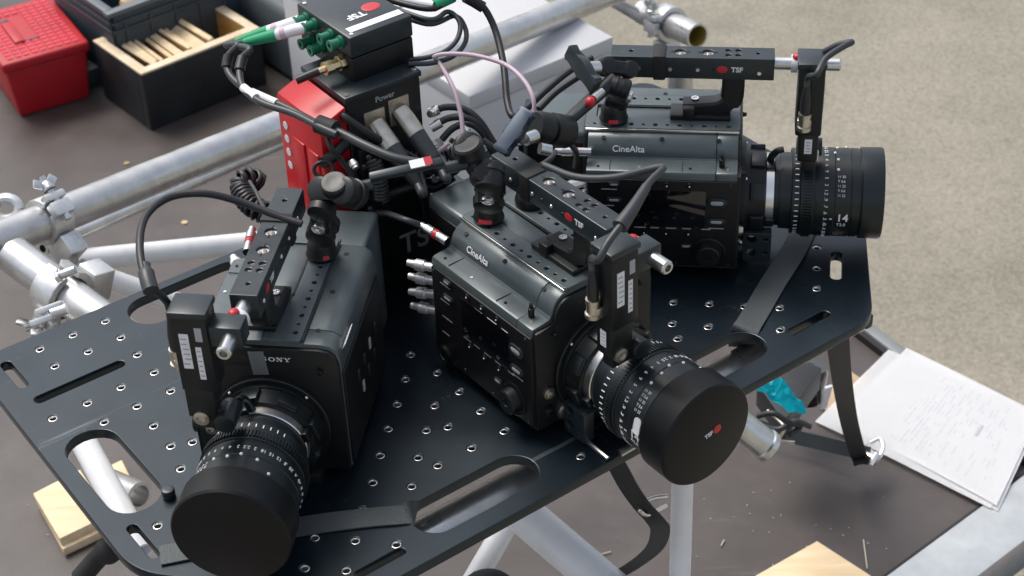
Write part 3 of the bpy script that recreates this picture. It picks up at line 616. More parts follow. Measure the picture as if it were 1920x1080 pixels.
# lens caps on the left and the middle camera
capm = None
for o in (camA, camB):
    if capm is None:
        q = MB(); q.lathe([(.1215, .0494), (.1215, .0512), (.1222, .0518), (.1515, .0522), (.1538, .0508), (.1544, .0492), (.1544, .0001)], (0, 0, AXZ), (1, 0, 0), 72); capm = q.mesh('lens_cap', 'capblack', 30)
    put('lens_cap', capm, child(o, 'lens'))
lb = child(camB, 'lens'); capB = child(lb, 'lens_cap')
q = MB(); q.sphere((.1547, .0120, AXZ + .0020), .0042, (.12, 1.1, 1.1)); q.build('logo_dot', 'redlogo', lb)
put('lettering', text_mesh('TSF', .0062, 'label', .0004, bold=.0002), lb, frame((0, .97, .20), (0, -.20, .97), (1, 0, 0), (.1546, .0020, AXZ + .0000)))
# tape label on the middle lens
me = bpy.data.meshes.new('tape_label')
bb = MB(); bb.prism(rrect(0, 0, .017, .0085, .003), Matrix.Identity(4), .0006)
bmesh.ops.subdivide_edges(bb.bm, edges=list(bb.bm.edges), cuts=1)
tm = bb.mesh('tape_label', 'label'); cyl_text_c(tm, .0476, .1130, math.radians(12), .0006); put('tape_label', tm, lb)
# grey tape over the first letter of the front nameplate
fa = child(camA, 'front_panel')
q = MB(); q.box((.0046, -.0062, .1330), (.0010, .0145, .026), Matrix.Rotation(math.radians(5), 3, 'X'), bev=.0003); q.build('grey_tape', 'tapegrey', fa)
q = MB(); q.box((-.006, -.0090, .1588), (.022, .015, .0008), Matrix.Rotation(math.radians(4), 3, 'Z'), bev=.0003); q.build('grey_tape', 'tapegrey', fa)
# spare ball base on the middle camera
def W_(k, x, y, z): return T[k] @ Vector((x, y, z))

# ================================================================== POWER UNIT, BATTERY, SYNC BOX
bd_ = math.radians(34.3)
ux = Vector((math.cos(bd_), math.sin(bd_), 0)); uy = Vector((-math.sin(bd_), math.cos(bd_), 0))
P0 = Vector((-.1524, .2300, 0))      # front corner where the red and black faces meet
def pu(x, y, z): return P0 + ux * x + uy * y + Vector((0, 0, z))
RB = Matrix((ux, uy, Vector((0, 0, 1)))).transposed()
pw = empty('power_unit', pu(.043, .041, 0), bd_, 'tall black power box with two round audio-style sockets behind the cameras', 'power box')
def pl_(o, root, rz=bd_):
    o.parent = root; o.matrix_parent_inverse = (Matrix.Translation(root.location) @ Matrix.Rotation(root.rotation_euler.z, 4, 'Z')).inverted(); return o
q = MB(); q.box(pu(.043, .041, .122), (.0855, .082, .244), RB, bev=.002); pl_(q.build('housing', 'black'), pw)
q = MB(); q.box(pu(.043, .041, .2475), (.0885, .085, .006), RB, bev=.001); pl_(q.build('lid', 'handle'), pw)
for x, y in ((.004, .004), (.082, .004), (.082, .078)):
    q = MB(); q.cyl(pu(x, y, .2503), pu(x, y, .2516), .0028, n=12); pl_(q.build('lid_screw', 'steel'), pw)
for i, x in enumerate((.0295, .0580)):
    zc = .212 - .0 + i * .004
    q = MB(); q.box(pu(x, -.0010, zc), (.024, .003, .030), RB, bev=.001); so_ = pl_(q.build('socket_flange', 'nickel'), pw)
put('lettering', text_mesh('Power', .0085, 'greyprint', .0003, bold=.0001), None, frame(ux, (0, 0, 1), -uy, pu(.044, -.0003, .2360)))
pl_(COL.objects[-1] if False else [o for o in COL.objects if o.name.startswith('lettering') and o.parent is None][0], pw)
o = put('lettering', text_mesh('TSF', .034, 'logogrey', .0004, bold=.0004), None, frame(ux, (0, 0, 1), -uy, pu(.072, -.0004, .056))); pl_(o, pw)

bt = empty('red_battery', pu(-.030, .041, 0), bd_, 'red power battery with four white charge dots standing behind the left camera', 'battery')
poly = [(-.032, 0), (-.032, .226), (-.030, .231), (-.0030, .242), (-.0015, .241), (-.0015, 0)]
q = MB(); q.prism(poly, frame(ux, (0, 0, 1), uy, pu(0, -.002, 0)), .086, .0018); sh = pl_(q.build('shell', 'redbatt'), bt)
for k in range(4):
    q = MB(); c_ = pu(-.0323, .070, .200 - k * .0155); q.lathe([(-.0006, .0001), (0, .0046), (.0006, .0044), (.0008, 0)], c_, -ux, 16)
    d_ = q.build('charge_dot', 'white'); pl_(d_, bt)
for y, w_ in ((.044, .022), (.016, .020)):
    q = MB(); q.box(pu(-.0326, y, .100), (.0030, w_, .190), RB, bev=.0012); pl_(q.build('raised_panel', 'redbatt'), bt)
q = MB(); q.box(pu(-.0344, .018, .080), (.0006, .012, .020), RB); pl_(q.build('paper_label', 'label'), bt)
q = MB(); q.box(pu(-.0345, .044, .060), (.0006, .016, .045), RB); pl_(q.build('paper_label', 'label'), bt)
q = MB(); q.box(pu(-.020, .090, .206), (.014, .008, .024), RB, bev=.002); pl_(q.build('latch', 'label'), bt)

S0 = at(655, 72, .300); sd = math.radians(35.5); sx = Vector((math.cos(sd), math.sin(sd), 0)); sy = Vector((-math.sin(sd), math.cos(sd), 0)); RS = Matrix((sx, sy, Vector((0, 0, 1)))).transposed()
def su(x, y, z): return Vector((S0.x, S0.y, 0)) + sx * x + sy * y + Vector((0, 0, z))
sb = empty('sync_box', su(.0365, .049, .2506), sd, 'small black signal box with green sockets sitting on top of the power box', 'signal box')
q = MB(); q.box(su(.0365, .049, .2885), (.073, .098, .023), RS, bev=.0022); pl_(q.build('upper_shell', 'handle'), sb)
q = MB(); q.box(su(.0365, .049, .2635), (.072, .097, .0258), RS, bev=.0022); pl_(q.build('lower_shell', 'black'), sb)
q = MB(); q.sphere(su(.052, .042, .3002), .0085, (1.2, 1.0, .08), RS); pl_(q.build('logo_dot', 'redlogo'), sb)
o = put('lettering', text_mesh('TSF', .0135, 'white', .0003, bold=.0004), None, frame(-sx, -sy, (0, 0, 1), su(.030, .035, .3003))); pl_(o, sb)
q = MB(); q.box(su(.038, .0135, .3003), (.062, .010, .0005), RS); pl_(q.build('paper_label', 'label'), sb)
for x, y in ((.006, .006), (.067, .092), (.006, .092)):
    q = MB(); q.cyl(su(x, y, .2996), su(x, y, .3006), .0022, n=10); pl_(q.build('lid_screw', 'steel'), sb)
socks = [(.080, .290), (.064, .290), (.034, .290), (.016, .290), (.074, .268), (.056, .268)]
for (y, z) in socks:
    q = MB(); q.lathe([(-.001, .0066), (.003, .0066), (.003, .0050), (.012, .0050), (.012, .0058), (.014, .0058), (.014, .0025), (.006, .0025), (.006, 0)], su(0, y, z), -sx, 20); k_ = pl_(q.build('green_socket', 'greendark'), sb)
q = MB(); q.lathe([(0, .008), (.006, .008), (.006, .0062), (.014, .0062), (.014, .0072), (.022, .0072), (.022, .004), (.030, .0035), (.030, 0)], su(0, .016, .268), -sx, 8); pl_(q.build('brass_plug', 'gold'), sb)
q = MB(); q.cyl(su(-.028, .016, .268), su(-.050, .024, .262), .0042, n=12); pl_(q.build('plug_boot', 'cable'), sb)

# ================================================================== CABLES
def cable(name, pts, r, mat, label, cat='cable', group=None, n=8, smooth=8):
    o = MB().tube(pts, r, n, smooth).build(name, mat, None, 60); tag(o, label, cat, group); return o
def uvz(L): return [at(u, v, z) for u, v, z in L]
def sleeve(parent, pts, r, mat, nm):
    o = MB().tube(pts, r, 14, 6).build(nm, mat, None, 50); o.parent = parent; return o

# lens-motor cables: left camera
mA = W_('A', .064, -.0545, .222)
c = cable('motor_cable', [mA, mA + Vector((-.001, .004, .016))] + uvz([(275, 525, .262), (262, 460, .272), (274, 405, .275), (318, 370, .272), (385, 363, .268), (455, 380, .255), (520, 405, .245), (566, 420, .240)]), .0034, 'cable', 'black cable arching from the left camera lens motor back to its handle')
sleeve(c, uvz([(283, 545, .258), (277, 525, .262), (271, 497, .266)]), lambda t: .0068 if t < .8 else .005, 'cablegrey', 'strain_relief')
# middle camera
mB = W_('B', .064, -.0545, .222)
c = cable('motor_cable', [mB, mB + Vector((0, .002, .012))] + uvz([(1122, 488, .250), (1140, 455, .262), (1185, 395, .275), (1215, 345, .280), (1243, 315, .282), (1215, 318, .276), (1150, 333, .262), (1080, 332, .252), (1020, 310, .246)]), .0034, 'cablegrey', 'dark cable from the middle camera lens motor doubling back over its handle')
sleeve(c, uvz([(1162, 425, .268), (1185, 393, .274), (1212, 350, .280)]), lambda t: .0072 - .0030 * t, 'cablegrey', 'strain_relief')
# rear camera
mC = W_('C', .064, -.0545, .222)
c = cable('motor_cable', [mC, mC + Vector((.001, .0, .012))] + uvz([(1531, 140, .250), (1548, 110, .258), (1580, 88, .262), (1597, 79, .262), (1572, 84, .256), (1545, 97, .245)]), .0033, 'cablegrey', 'dark cable standing up from the rear camera lens motor against the asphalt')

# green and white cable pair into the sync box
for i, (y, z) in enumerate(((.080, .290), (.064, .290))):
    s0 = su(-.008, y, z)
    dirv = (at(505 + i * 8, 58 + i * 8, z - .012) - s0).normalized()
    e1 = s0 + dirv * .036; e2 = e1 + dirv * .036
    if i == 0: path = [e2 - dirv * .004, e2 + dirv * .012] + uvz([(446, 84, .268), (429, 104, .259), (425, 126, .251), (438, 149, .246), (472, 173, .244), (540, 203, .243), (595, 232, .243), (630, 248, .242)])
    else: path = [e2 - dirv * .004, e2 + dirv * .012] + uvz([(468, 92, .272), (455, 108, .265), (449, 132, .258), (456, 164, .252), (490, 192, .249), (550, 213, .248), (600, 238, .247), (632, 252, .246)])
    c = cable('signal_cable', path, .0036, 'cablegrey', 'upper of two grey cables with green boots looping down from the signal box' if i == 0 else 'lower of two grey cables with green boots looping down from the signal box', group='green-booted cables')
    sleeve(c, [s0, e1], .0060, 'label', 'white_sleeve'); sleeve(c, [e1 - dirv * .001, e1 + dirv * .02, e2], lambda t: .0064 - .0022 * t, 'green', 'green_boot')
    q = MB(); pm = s0 + dirv * .024; q.tube([pm, pm + dirv * .006], .0063, 14, 0); o = q.build('red_print', 'pink'); o.parent = c
    a_ = path[3]; sleeve(c, [path[3], path[3].lerp(path[4], .5) + (path[3] - path[2]) * .06, path[4]], .0054, 'cable', 'black_sleeve')
    k_ = 6 - i; sleeve(c, [path[k_], path[k_] + (path[k_ + 1] - path[k_]) * .7], .0044, 'label', 'white_tag')
c = cable('trunk_cable', uvz([(610, 238, .244), (640, 250, .243), (690, 275, .240), (740, 296, .236), (792, 306, .232)]), .0044, 'cablegrey', 'grey cable running on from the black joint in front of the power box')
sleeve(c, uvz([(596, 232, .245), (612, 238, .244), (630, 244, .244)]), .0092, 'rubber', 'black_joint')
# plugs in the power box
for i, x in enumerate((.0295, .0580)):
    zc = .212 + i * .004; s0 = pu(x, -.002, zc); dv = (-uy * .80 + ux * .10 + Vector((0, 0, -.60))).normalized()
    e1 = s0 + dv * .030; e2 = e1 + dv * .030; e3 = e2 + dv * .016
    if i == 0: path = [e3 - dv * .004, e3 + dv * .008] + uvz([(775, 268, .150), (783, 295, .140), (770, 330, .120), (740, 360, .090)])
    else: path = [e3 - dv * .004, e3 + dv * .008] + uvz([(822, 268, .150), (828, 292, .140), (815, 315, .125), (770, 350, .095)])
    c = cable('power_cable', path, .0046, 'cablegrey', ('left' if i == 0 else 'right') + ' of the two thick plugs on the black power box, with its cable', group='power cables')
    sleeve(c, [s0, e1], .0100, 'nickel', 'plug_shell'); sleeve(c, [e1 - dv * .001, e2], lambda t: .0098 - .0015 * t, 'cablegrey', 'plug_boot'); sleeve(c, [e2 - dv * .001, e3], lambda t: .0082 - .003 * t, 'cable', 'boot_end')
# loops at the right of the sync box
c = cable('loop_cable', [su(.071, .080, .290)] + uvz([(800, 36, .286), (840, 22, .280), (862, 42, .272), (858, 72, .262), (835, 96, .255), (800, 108, .252), (762, 112, .252)]), .0026, 'cablegrey', 'dark cable curling tightly from the far side of the signal box', group='loops beside the signal box')
c = cable('loop_cable', [su(.071, .060, .288)] + uvz([(800, 45, .280), (852, 30, .272), (872, 52, .262), (872, 80, .254), (850, 105, .250), (810, 118, .250), (765, 120, .2535)]), .0026, 'cablegrey', 'wider outer dark loop beside the signal box', group='loops beside the signal box')
c = cable('signal_cable', [su(.071, .088, .292)] + uvz([(800, 16, .290), (838, -2, .290), (880, -25, .290)]), .0034, 'cable', 'green-booted cable leaving the far end of the signal box at the top edge')
sleeve(c, [su(.073, .088, .292)] + uvz([(815, 10, .291)]), .0056, 'label', 'white_sleeve'); sleeve(c, uvz([(812, 11, .291), (848, -6, .290)]), .0062, 'green', 'green_boot')
# long thin black cable from above down and back up to the rear camera
c = cable('hanging_cable', uvz([(850, -25, .30), (880, 0, .29), (905, 12, .28), (928, 55, .26), (944, 120, .24), (951, 190, .22), (962, 218, .215), (985, 205, .215), (1025, 168, .22), (1065, 135, .225), (1110, 108, .23)]), .0036, 'cable', 'black cable dropping past the pipe and rising again to the rear camera')
sleeve(c, uvz([(872, -6, .293), (890, 4, .286), (906, 14, .28)]), .0058, 'rubber', 'plug_boot')
c = cable('pink_cable', uvz([(868, 250, .20), (864, 215, .215), (850, 165, .235), (822, 115, .25), (815, 106, .255), (840, 101, .258), (890, 104, .258), (945, 120, .255), (980, 148, .25), (999, 182, .24), (1002, 215, .225)]), .0023, 'pink', 'thin pale pink cable arching over the gap between power box and cameras')
# three black cables behind the middle camera
for i, pts in enumerate(([(805, 212, .20), (835, 201, .205), (870, 205, .205), (900, 228, .195), (930, 275, .17)], [(808, 240, .19), (840, 222, .198), (875, 221, .20), (905, 240, .19), (935, 285, .165)], [(828, 262, .18), (850, 240, .19), (880, 232, .195), (905, 250, .185), (925, 290, .16)])):
    c = cable('jumper_cable', uvz(pts), .0036, 'cable', ('top', 'middle', 'lowest')[i] + ' of three black jumper cables curving behind the middle camera', group='jumper cables')
    if i < 2: sleeve(c, uvz([pts[0], tuple(a + (b_ - a) * .6 for a, b_ in zip(pts[0], pts[1]))]), .0050, ('silverend', 'silverend')[i], 'silver_plug'); 
    if i == 0: sleeve(c, uvz([(812, 209, .2012), (818, 207, .2022)]), .0053, 'red', 'red_ring')
# cable to the silver plug of each shoulder
pB = W_('B', -.186, -.0608, .1437)
cable('plug_cable', [pB] + uvz([(760, 412, .150), (722, 400, .140), (690, 402, .12)]), .0032, 'cablegrey', 'dark cable running into the silver plug on the middle camera shoulder')
pC = W_('C', -.186, -.0608, .1437)
cable('plug_cable', [pC] + uvz([(1030, 300, .155), (1005, 318, .15), (990, 345, .12)]), .0030, 'cablegrey', 'dark cable running into the silver plug on the rear camera shoulder')
# tangled cables between power box and cameras
tang = [([(690, 400, .10), (720, 370, .13), (770, 350, .14), (815, 352, .13), (850, 330, .14)], 'flat black cable lying lowest in the tangle'), ([(632, 205, .235), (650, 222, .232), (690, 250, .215), (735, 275, .19), (780, 300, .16)], 'black cable bending away from the red battery corner'),
        ([(700, 345, .15), (735, 318, .17), (785, 322, .16), (830, 318, .15)], 'black cable passing just under the arm bar'), ([(800, 300, .17), (825, 325, .15), (800, 360, .12), (810, 410, .08)], 'black cable hanging from the tangle behind the middle camera'), ([(655, 300, .19), (668, 345, .16), (672, 390, .13)], 'black cable dropping beside the left arm')]
for i, (pts, lab) in enumerate(tang): cable('tangled_cable', uvz(pts), .0042 if i != 0 else .0052, 'cable', lab, group='tangled cables')
more = [([(700, 235, .20), (735, 262, .185), (760, 300, .165), (745, 335, .14), (700, 352, .12)], .0026, 'cablegrey', 'thin grey cable sagging below the left power plug'),
        ([(845, 262, .19), (870, 285, .175), (860, 318, .155), (815, 338, .14), (775, 335, .13)], .0028, 'cable', 'thin black cable looping in front of the middle arm knob'),
        ([(905, 262, .20), (930, 282, .19), (950, 312, .17), (930, 345, .14)], .0030, 'cable', 'black cable tucked behind the blue-grey lever'),
        ([(672, 300, .18), (705, 318, .17), (750, 322, .165), (800, 300, .17), (842, 268, .185)], .0022, 'pink', 'second thin pink cable lying in the tangle'),
        ([(690, 278, .185), (730, 300, .17), (765, 330, .15), (790, 372, .11), (800, 420, .07)], .0034, 'cablegrey', 'grey cable diving between left and middle cameras'),
        ([(640, 330, .19), (655, 352, .17), (690, 366, .15), (725, 388, .12), (740, 420, .08)], .0030, 'cable', 'black cable slipping down behind the left recorder'),
        ([(1010, 205, .22), (1040, 175, .225), (1075, 150, .23), (1105, 132, .235)], .0034, 'cable', 'black cable beside the lever knob of the rear camera'),
        ([(1060, 262, .215), (1080, 285, .20), (1078, 312, .17)], .0028, 'cable', 'short black cable below the barrel of the clamp'),
        ([(612, 250, .236), (622, 280, .225), (640, 300, .21), (660, 330, .19)], .0026, 'cable', 'thin black cable hanging on the red battery face')]
for pts, r_, m_, lab in more: cable('tangled_cable', uvz(pts), r_, m_, lab, group='tangled cables')
for i, (u0, v0, u1, v1, z, m_) in enumerate(((806, 214, 822, 206, .205, 'steel'), (700, 352, 716, 346, .135, 'steel'), (815, 336, 832, 326, .148, 'silverend'), (742, 318, 758, 310, .168, 'gold'), (868, 240, 880, 252, .20, 'silverend'), (660, 302, 668, 316, .195, 'steel'), (810, 268, 818, 280, .175, 'label'))):
    q = MB(); a_, b_ = at(u0, v0, z), at(u1, v1, z - .004); dd = b_ - a_; L = dd.length; q.lathe([(0, 0), (0, .0038), (L * .3, .0038), (L * .32, .0046), (L * .7, .0046), (L * .72, .0034), (L, .0034), (L, 0)], a_, dd, 14)
    tag(q.build('cable_plug', m_), ('bright plug at the end of the top jumper cable', 'bright plug lying above the left recorder', 'dull plug just under the right end of the arm bar', 'brass plug under the middle of the arm bar', 'dull plug below the pink cable drop', 'bright plug by the red battery edge', 'white tagged plug below the right power plug')[i], 'plug', 'loose plugs')
# coiled cords
def coil(path, R_, r_, turns, label, mat='cable'):
    P = cr(path, 10); L = [0]
    for a, b_ in zip(P, P[1:]): L.append(L[-1] + (b_ - a).length)
    pts = []; N = int(turns * 10)
    for k in range(N + 1):
        s_ = L[-1] * k / N; i = max(j for j in range(len(L)) if L[j] <= s_ + 1e-9); i = min(i, len(P) - 2)
        p = P[i].lerp(P[i + 1], (s_ - L[i]) / max(1e-9, L[i + 1] - L[i])); t = (P[i + 1] - P[i]).normalized()
        u = Vector((0, 0, 1)); u = (u - t * u.dot(t)).normalized(); v = t.cross(u); a = 2 * PI * turns * k / N
        pts.append(p + (u * math.cos(a) + v * math.sin(a)) * R_)
    o = MB().tube(pts, r_, 6, 1).build('coiled_cord', mat, None, 60); return tag(o, label, 'cable', 'coiled cords')
coil(uvz([(672, 252, .185), (720, 275, .165), (770, 296, .155), (830, 296, .155), (880, 280, .16)]), .0075, .0021, 22, 'long coiled black cord stretched in front of the power box')
coil(uvz([(700, 300, .19), (712, 340, .17), (716, 375, .15)]), .0065, .0020, 12, 'short coiled black cord hanging below the arm bar')
coil(uvz([(484, 345, .10), (470, 334, .11), (456, 338, .11), (453, 352, .105), (460, 372, .10), (478, 390, .095), (495, 398, .09)]), .0105, .0026, 15, 'coiled black cord bundled behind the left camera handle')
cable('tail_cable', uvz([(468, 340, .12), (480, 360, .12), (492, 385, .12), (505, 402, .13)]), .002, 'cablegrey', 'thin grey cable tail hanging from the coil behind the left camera')

# ================================================================== ARTICULATED ARMS
def ballbase(root, p, k, redlab=True):
    q = MB(); q.lathe([(0, .0140), (.004, .0153), (.009, .0135), (.014, .0135), (.021, .0100), (.026, .0062), (.032, .0055)], p, (0, 0, 1), 24); o = q.build('mount_base', 'black'); o.parent = root
    q = MB(); a0 = {'A': -70, 'B': -105, 'C': -95}[k]; w0 = {'A': 22, 'B': 52, 'C': 38}[k]
    vs0 = [[q.bm.verts.new(p + Vector((r_ * math.cos(math.radians(a0 + w0 * t_)), r_ * math.sin(math.radians(a0 + w0 * t_)), h_))) for h_, r_ in ((.0050, .0157), (.0085, .0140))] for t_ in [x_ / 8 - .5 for x_ in range(9)]]
    for a_, b_ in zip(vs0, vs0[1:]): q.bm.faces.new((a_[0], b_[0], b_[1], a_[1]))
    o = q.build('red_mark', 'red'); o.parent = root
    q = MB(); q.sphere(p + Vector((0, 0, .034)), .0095); o = q.build('ball', 'rubber'); o.parent = root
def arm_root(label): return empty('articulated_arm', (0, 0, 0), 0, label, 'arm', 'articulated arms')
def knuckle(root, c, d, L, r, bolt=None, mn='black'):
    """clamp joint: two round cheeks across a waist, held by a through bolt"""
    d = Vector(d).normalized(); bx_ = Vector(bolt) if bolt is not None else Vector((.35, -.75, .55)); bx_ = (bx_ - d * bx_.dot(d)).normalized(); sd2 = d.cross(bx_); c = Vector(c)
    q = MB(); q.box(c, (r * 1.15, r * 1.35, L * .62), Matrix((sd2, bx_, d)).transposed(), bev=.0022); o = q.build('knuckle', mn); o.parent = root
    for sg, k_ in ((1, .86), (-1, .78)):
        e = c + d * L * .30 * sg; rr = r * k_
        q = MB(); q.lathe([(-rr * .95, 0), (-rr * .95, rr * .70), (-rr * .82, rr * .92), (-rr * .30, rr), (-rr * .24, rr * .90), (rr * .24, rr * .90), (rr * .30, rr), (rr * .82, rr * .92), (rr * .95, rr * .70), (rr * .95, 0)], e, bx_, 24); o = q.build('ball_socket', mn); o.parent = root
    if bolt is not None:
        q = MB(); q.lathe([(0, .0062), (.004, .0062), (.0048, .0050), (.0048, .0032), (.0030, .0030), (.0030, 0)], c + bx_ * (r * .66), bx_, 18); o2 = q.build('bolt', 'steel'); o2.parent = root
def wing(root, c, ax, span, mn):
    """three-lobed lever knob"""
    ax = Vector(ax).normalized(); span = Vector(span); span = (span - ax * span.dot(ax)); L = span.length; sp_ = span.normalized()
    q = MB(); mt = frame(sp_, ax.cross(sp_), ax, c)
    q.prism([(-L, -.006), (-L * .9, -.009), (-L * .75, -.008), (-L * .55, -.0055), (-L * .25, -.009), (0, -.010), (L * .25, -.009), (L * .55, -.0055), (L * .75, -.008), (L * .9, -.009), (L, -.006), (L, .006), (L * .9, .009), (L * .75, .008), (L * .55, .0055), (L * .25, .009), (0, .010), (-L * .25, .009), (-L * .55, .0055), (-L * .75, .008), (-L * .9, .009), (-L, .006)], mt, .009, .0015)
    o = q.build('lever_knob', mn); o.parent = root
    q = MB(); q.cyl(Vector(c) - ax * .014, Vector(c) + ax * .001, .0068, n=20); o = q.build('knob_stem', 'silverend'); o.parent = root
toC = (CAM - Vector((0, 0, .2))).normalized()
# left camera arm
aA = arm_root('articulated arm rising from the top plate of the left camera')
bA = W_('A', -.128, .024, .158); ballbase(aA, bA, 'A')
kA = at(606, 408, .215); knuckle(aA, kA, (bA - kA), .060, .0165, (toC + Vector((0, 0, .3))).normalized())
jA = at(632, 360, .245); knuckle(aA, jA, (.6, -.35, .15), .046, .0165)
q = MB(); q.lathe([(0, .0125), (.008, .0125), (.010, .0110), (.0105, .006), (.009, 0)], jA + Vector((0, -.006, .008)), (-.1, -.35, .9), 24); o = q.build('knob', 'black'); o.parent = aA
# bar between left and middle arm
jB = at(892, 303, .250)
barR = arm_root('flat black arm bar bridging the left and middle camera arms')
for a_, b_ in ((0, .25), (.78, 1)):
    q = MB(); q.tube([jA.lerp(jB, a_), jA.lerp(jB, b_)], .0055, 12, 0); o = q.build('rod_end', 'handle'); o.parent = barR
d_ = (jB - jA).normalized(); up_ = Vector((0, -.45, .9)); up_ = (up_ - d_ * up_.dot(d_)).normalized()
q = MB(); q.box(jA.lerp(jB, .50) + Vector((0, -.004, .010)), ((jB - jA).length * .52, .008, .007), Matrix((d_, up_.cross(d_), up_)).transposed(), bev=.0015); o = q.build('bar', 'handle'); o.parent = barR
q = MB(); q.box(jA.lerp(jB, .60) + Vector((0, -.0045, .0142)), (.018, .0085, .0012), Matrix((d_, up_.cross(d_), up_)).transposed()); o = q.build('paper_label', 'label'); o.parent = barR
q = MB(); q.box(jA.lerp(jB, .66) + Vector((0, -.0045, .0145)), (.007, .0085, .0014), Matrix((d_, up_.cross(d_), up_)).transposed()); o = q.build('red_mark', 'red'); o.parent = barR
# middle camera arm
aB = arm_root('articulated arm rising from the near edge of the middle camera top plate')
bB = W_('B', -.134, -.018, .158); ballbase(aB, bB, 'B')
kB = at(918, 350, .222); knuckle(aB, kB, (bB - kB), .066, .0175, (toC + Vector((0, 0, .2))).normalized())
knuckle(aB, jB, (-.45, .5, .55), .046, .0165)
q = MB(); q.lathe([(0, .0135), (.010, .0135), (.012, .0118), (.0125, .007), (.011, 0)], jB + Vector((-.004, -.002, .010)), (-.25, -.1, .95), 24); o = q.build('knob', 'black'); o.parent = aB
sbase = arm_root('black mounting base with red centre beside the middle camera handle, arm removed')
p = W_('B', -.130, .030, .158); q = MB(); q.lathe([(0, .0150), (.004, .0158), (.010, .0145), (.015, .011), (.016, .0095)], p, (0, 0, 1), 26); o = q.build('mount_base', 'black'); o.parent = sbase
q = MB(); q.sphere(p + Vector((.001, -.003, .0150)), .0085, (1, 1, .6)); o = q.build('red_centre', 'red'); o.parent = sbase
sbase['category'] = 'mount'; del sbase['group']
# rear camera arm with black lever
aC = arm_root('articulated arm with black lever knob on the rear camera top plate')
bC = W_('C', -.129, -.020, .158); ballbase(aC, bC, 'C')
kC = at(1160, 175, .222); knuckle(aC, kC, (bC - kC), .056, .0140, (toC + Vector((.6, 0, 0))).normalized())
jC = at(1158, 128, .245); knuckle(aC, jC, (-.7, -.1, .2), .040, .0115)
wing(aC, at(1100, 128, .255), (-.75, -.45, .25), at(1118, 92, .255) - at(1100, 128, .255), 'handle')
e0, e1 = at(1150, 150, .240), at(1052, 238, .225)
q = MB(); q.tube([e0, e0.lerp(e1, .5), e1], lambda t: .0078 - .0018 * t, 12, 4); o = q.build('bar', 'black'); o.parent = aC
q = MB(); q.tube([at(1118, 178, .245), at(1085, 210, .240), at(1040, 240, .232)], .0036, 10, 4); o = q.build('rod', 'handle'); o.parent = aC
q = MB(); q.sphere(at(1107, 191, .247), .0052); o = q.build('red_button', 'red'); o.parent = aC
q = MB(); q.tube([at(1112, 186, .246), at(1128, 172, .246)], .0042, 12, 0); o = q.build('silver_pin', 'silverend'); o.parent = aC
# clamp with blue-grey lever at the rear of the middle handle
aD = arm_root('clamp with blue-grey lever and black barrel behind the middle camera handle')
wing(aD, at(968, 250, .255), (-.35, -.55, .75), at(1000, 215, .265) - at(968, 250, .255), 'blueclamp')
b0, b1 = at(1002, 236, .245), at(1066, 248, .225)
q = MB(); dd = b1 - b0; L = dd.length; q.lathe([(0, 0), (0, .0130), (L * .1, .0150), (L * .38, .0150), (L * .40, .0130), (L * .46, .0130), (L * .48, .0158), (L * .92, .0162), (L, .0145), (L, 0)], b0, dd, 28); o = q.build('barrel', 'black'); o.parent = aD
q = MB(); q.tube([at(985, 262, .245), at(1004, 254, .243)], .0060, 14, 0); q.tube([at(1012, 278, .240), at(1032, 282, .236)], .0055, 14, 0); o = q.build('silver_pin', 'silverend'); o.parent = aD
aD['category'] = 'clamp'; del aD['group']
# small lever arm beside the red battery
aE = arm_root('thin black lever arm with ring end in front of the red battery')
q = MB(); q.tube(uvz([(648, 268, .205), (625, 292, .20), (606, 306, .20)]), .0060, 12, 4); o = q.build('bar', 'black'); o.parent = aE
q = MB(); c_ = at(607, 318, .20); q.tube([c_ + (RT * math.cos(a) * 1.0 + UP * math.sin(a) * .8) * .0095 for a in [2 * PI * k / 20 for k in range(21)]], .0020, 8, 0); o = q.build('ring', 'black'); o.parent = aE
aE['category'] = 'lever'; del aE['group']
# perforated bracket with screws in front of the power box
br = empty('screw_bracket', pu(.012, -.02, .10), bd_, 'narrow black bracket dotted with bright screws before the red battery', 'bracket')
q = MB(); q.box(pu(.012, -.010, .115), (.020, .006, .16), RB, bev=.001); pl_(q.build('strip', 'black'), br)
for k, (x, z) in enumerate(((.012, .185), (.006, .176), (.016, .168), (.006, .152), (.016, .142), (.008, .126), (.014, .115))):
    q = MB(); q.lathe([(0, .0030), (.0016, .0026), (.0022, 0)], pu(x, -.0130, z), -uy, 12); pl_(q.build('screw', 'steel'), br)

# ================================================================== SCAFFOLDING
def pipe(name, p0, p1, r, mat, label, th=.004, n=40, grp='scaffold tubes', endmat=None):
    p0, p1 = Vector(p0), Vector(p1); L = (p1 - p0).length
    q = MB(); q.lathe([(0, r - th), (0, r), (L, r), (L, r - th), (L - .12 if L > .2 else 0, r - th)], p0, p1 - p0, n)
    o = q.build(name, mat, None, 40)
    tag(o, label, 'tube', grp)
    if endmat:
        q = MB(); q.lathe([(L - .0005, r - th - .0002), (L - .09, r - th - .0004), (L - .09, 0)], p0, p1 - p0, n); k_ = q.build('inner_wall', endmat); k_.parent = o
    return o
A0, A1 = deep(0, 449, 2.24), deep(1155, -18, 3.3); dA = (A1 - A0).normalized()
main = pipe('scaffold_tube', A0 - dA * .5, A1 + dA * .12, .0241, 'alu', 'thick aluminium tube crossing behind the cameras from far left to the top')
pipe('scaffold_tube', deep(80, 466, 2.45), deep(620, 228, 3.05), .0098, 'alu', 'slim aluminium tube running just below the thick one')
pipe('scaffold_tube', deep(140, 489, 2.5), deep(560, 446, 2.75), .0165, 'whitetube', 'white tube passing level under the back edge of the plate')
pipe('scaffold_tube', deep(150, 505, 2.30), deep(420, 600, 2.45), .0150, 'whitetube', 'pale tube slanting down under the plate by the upper left slot')
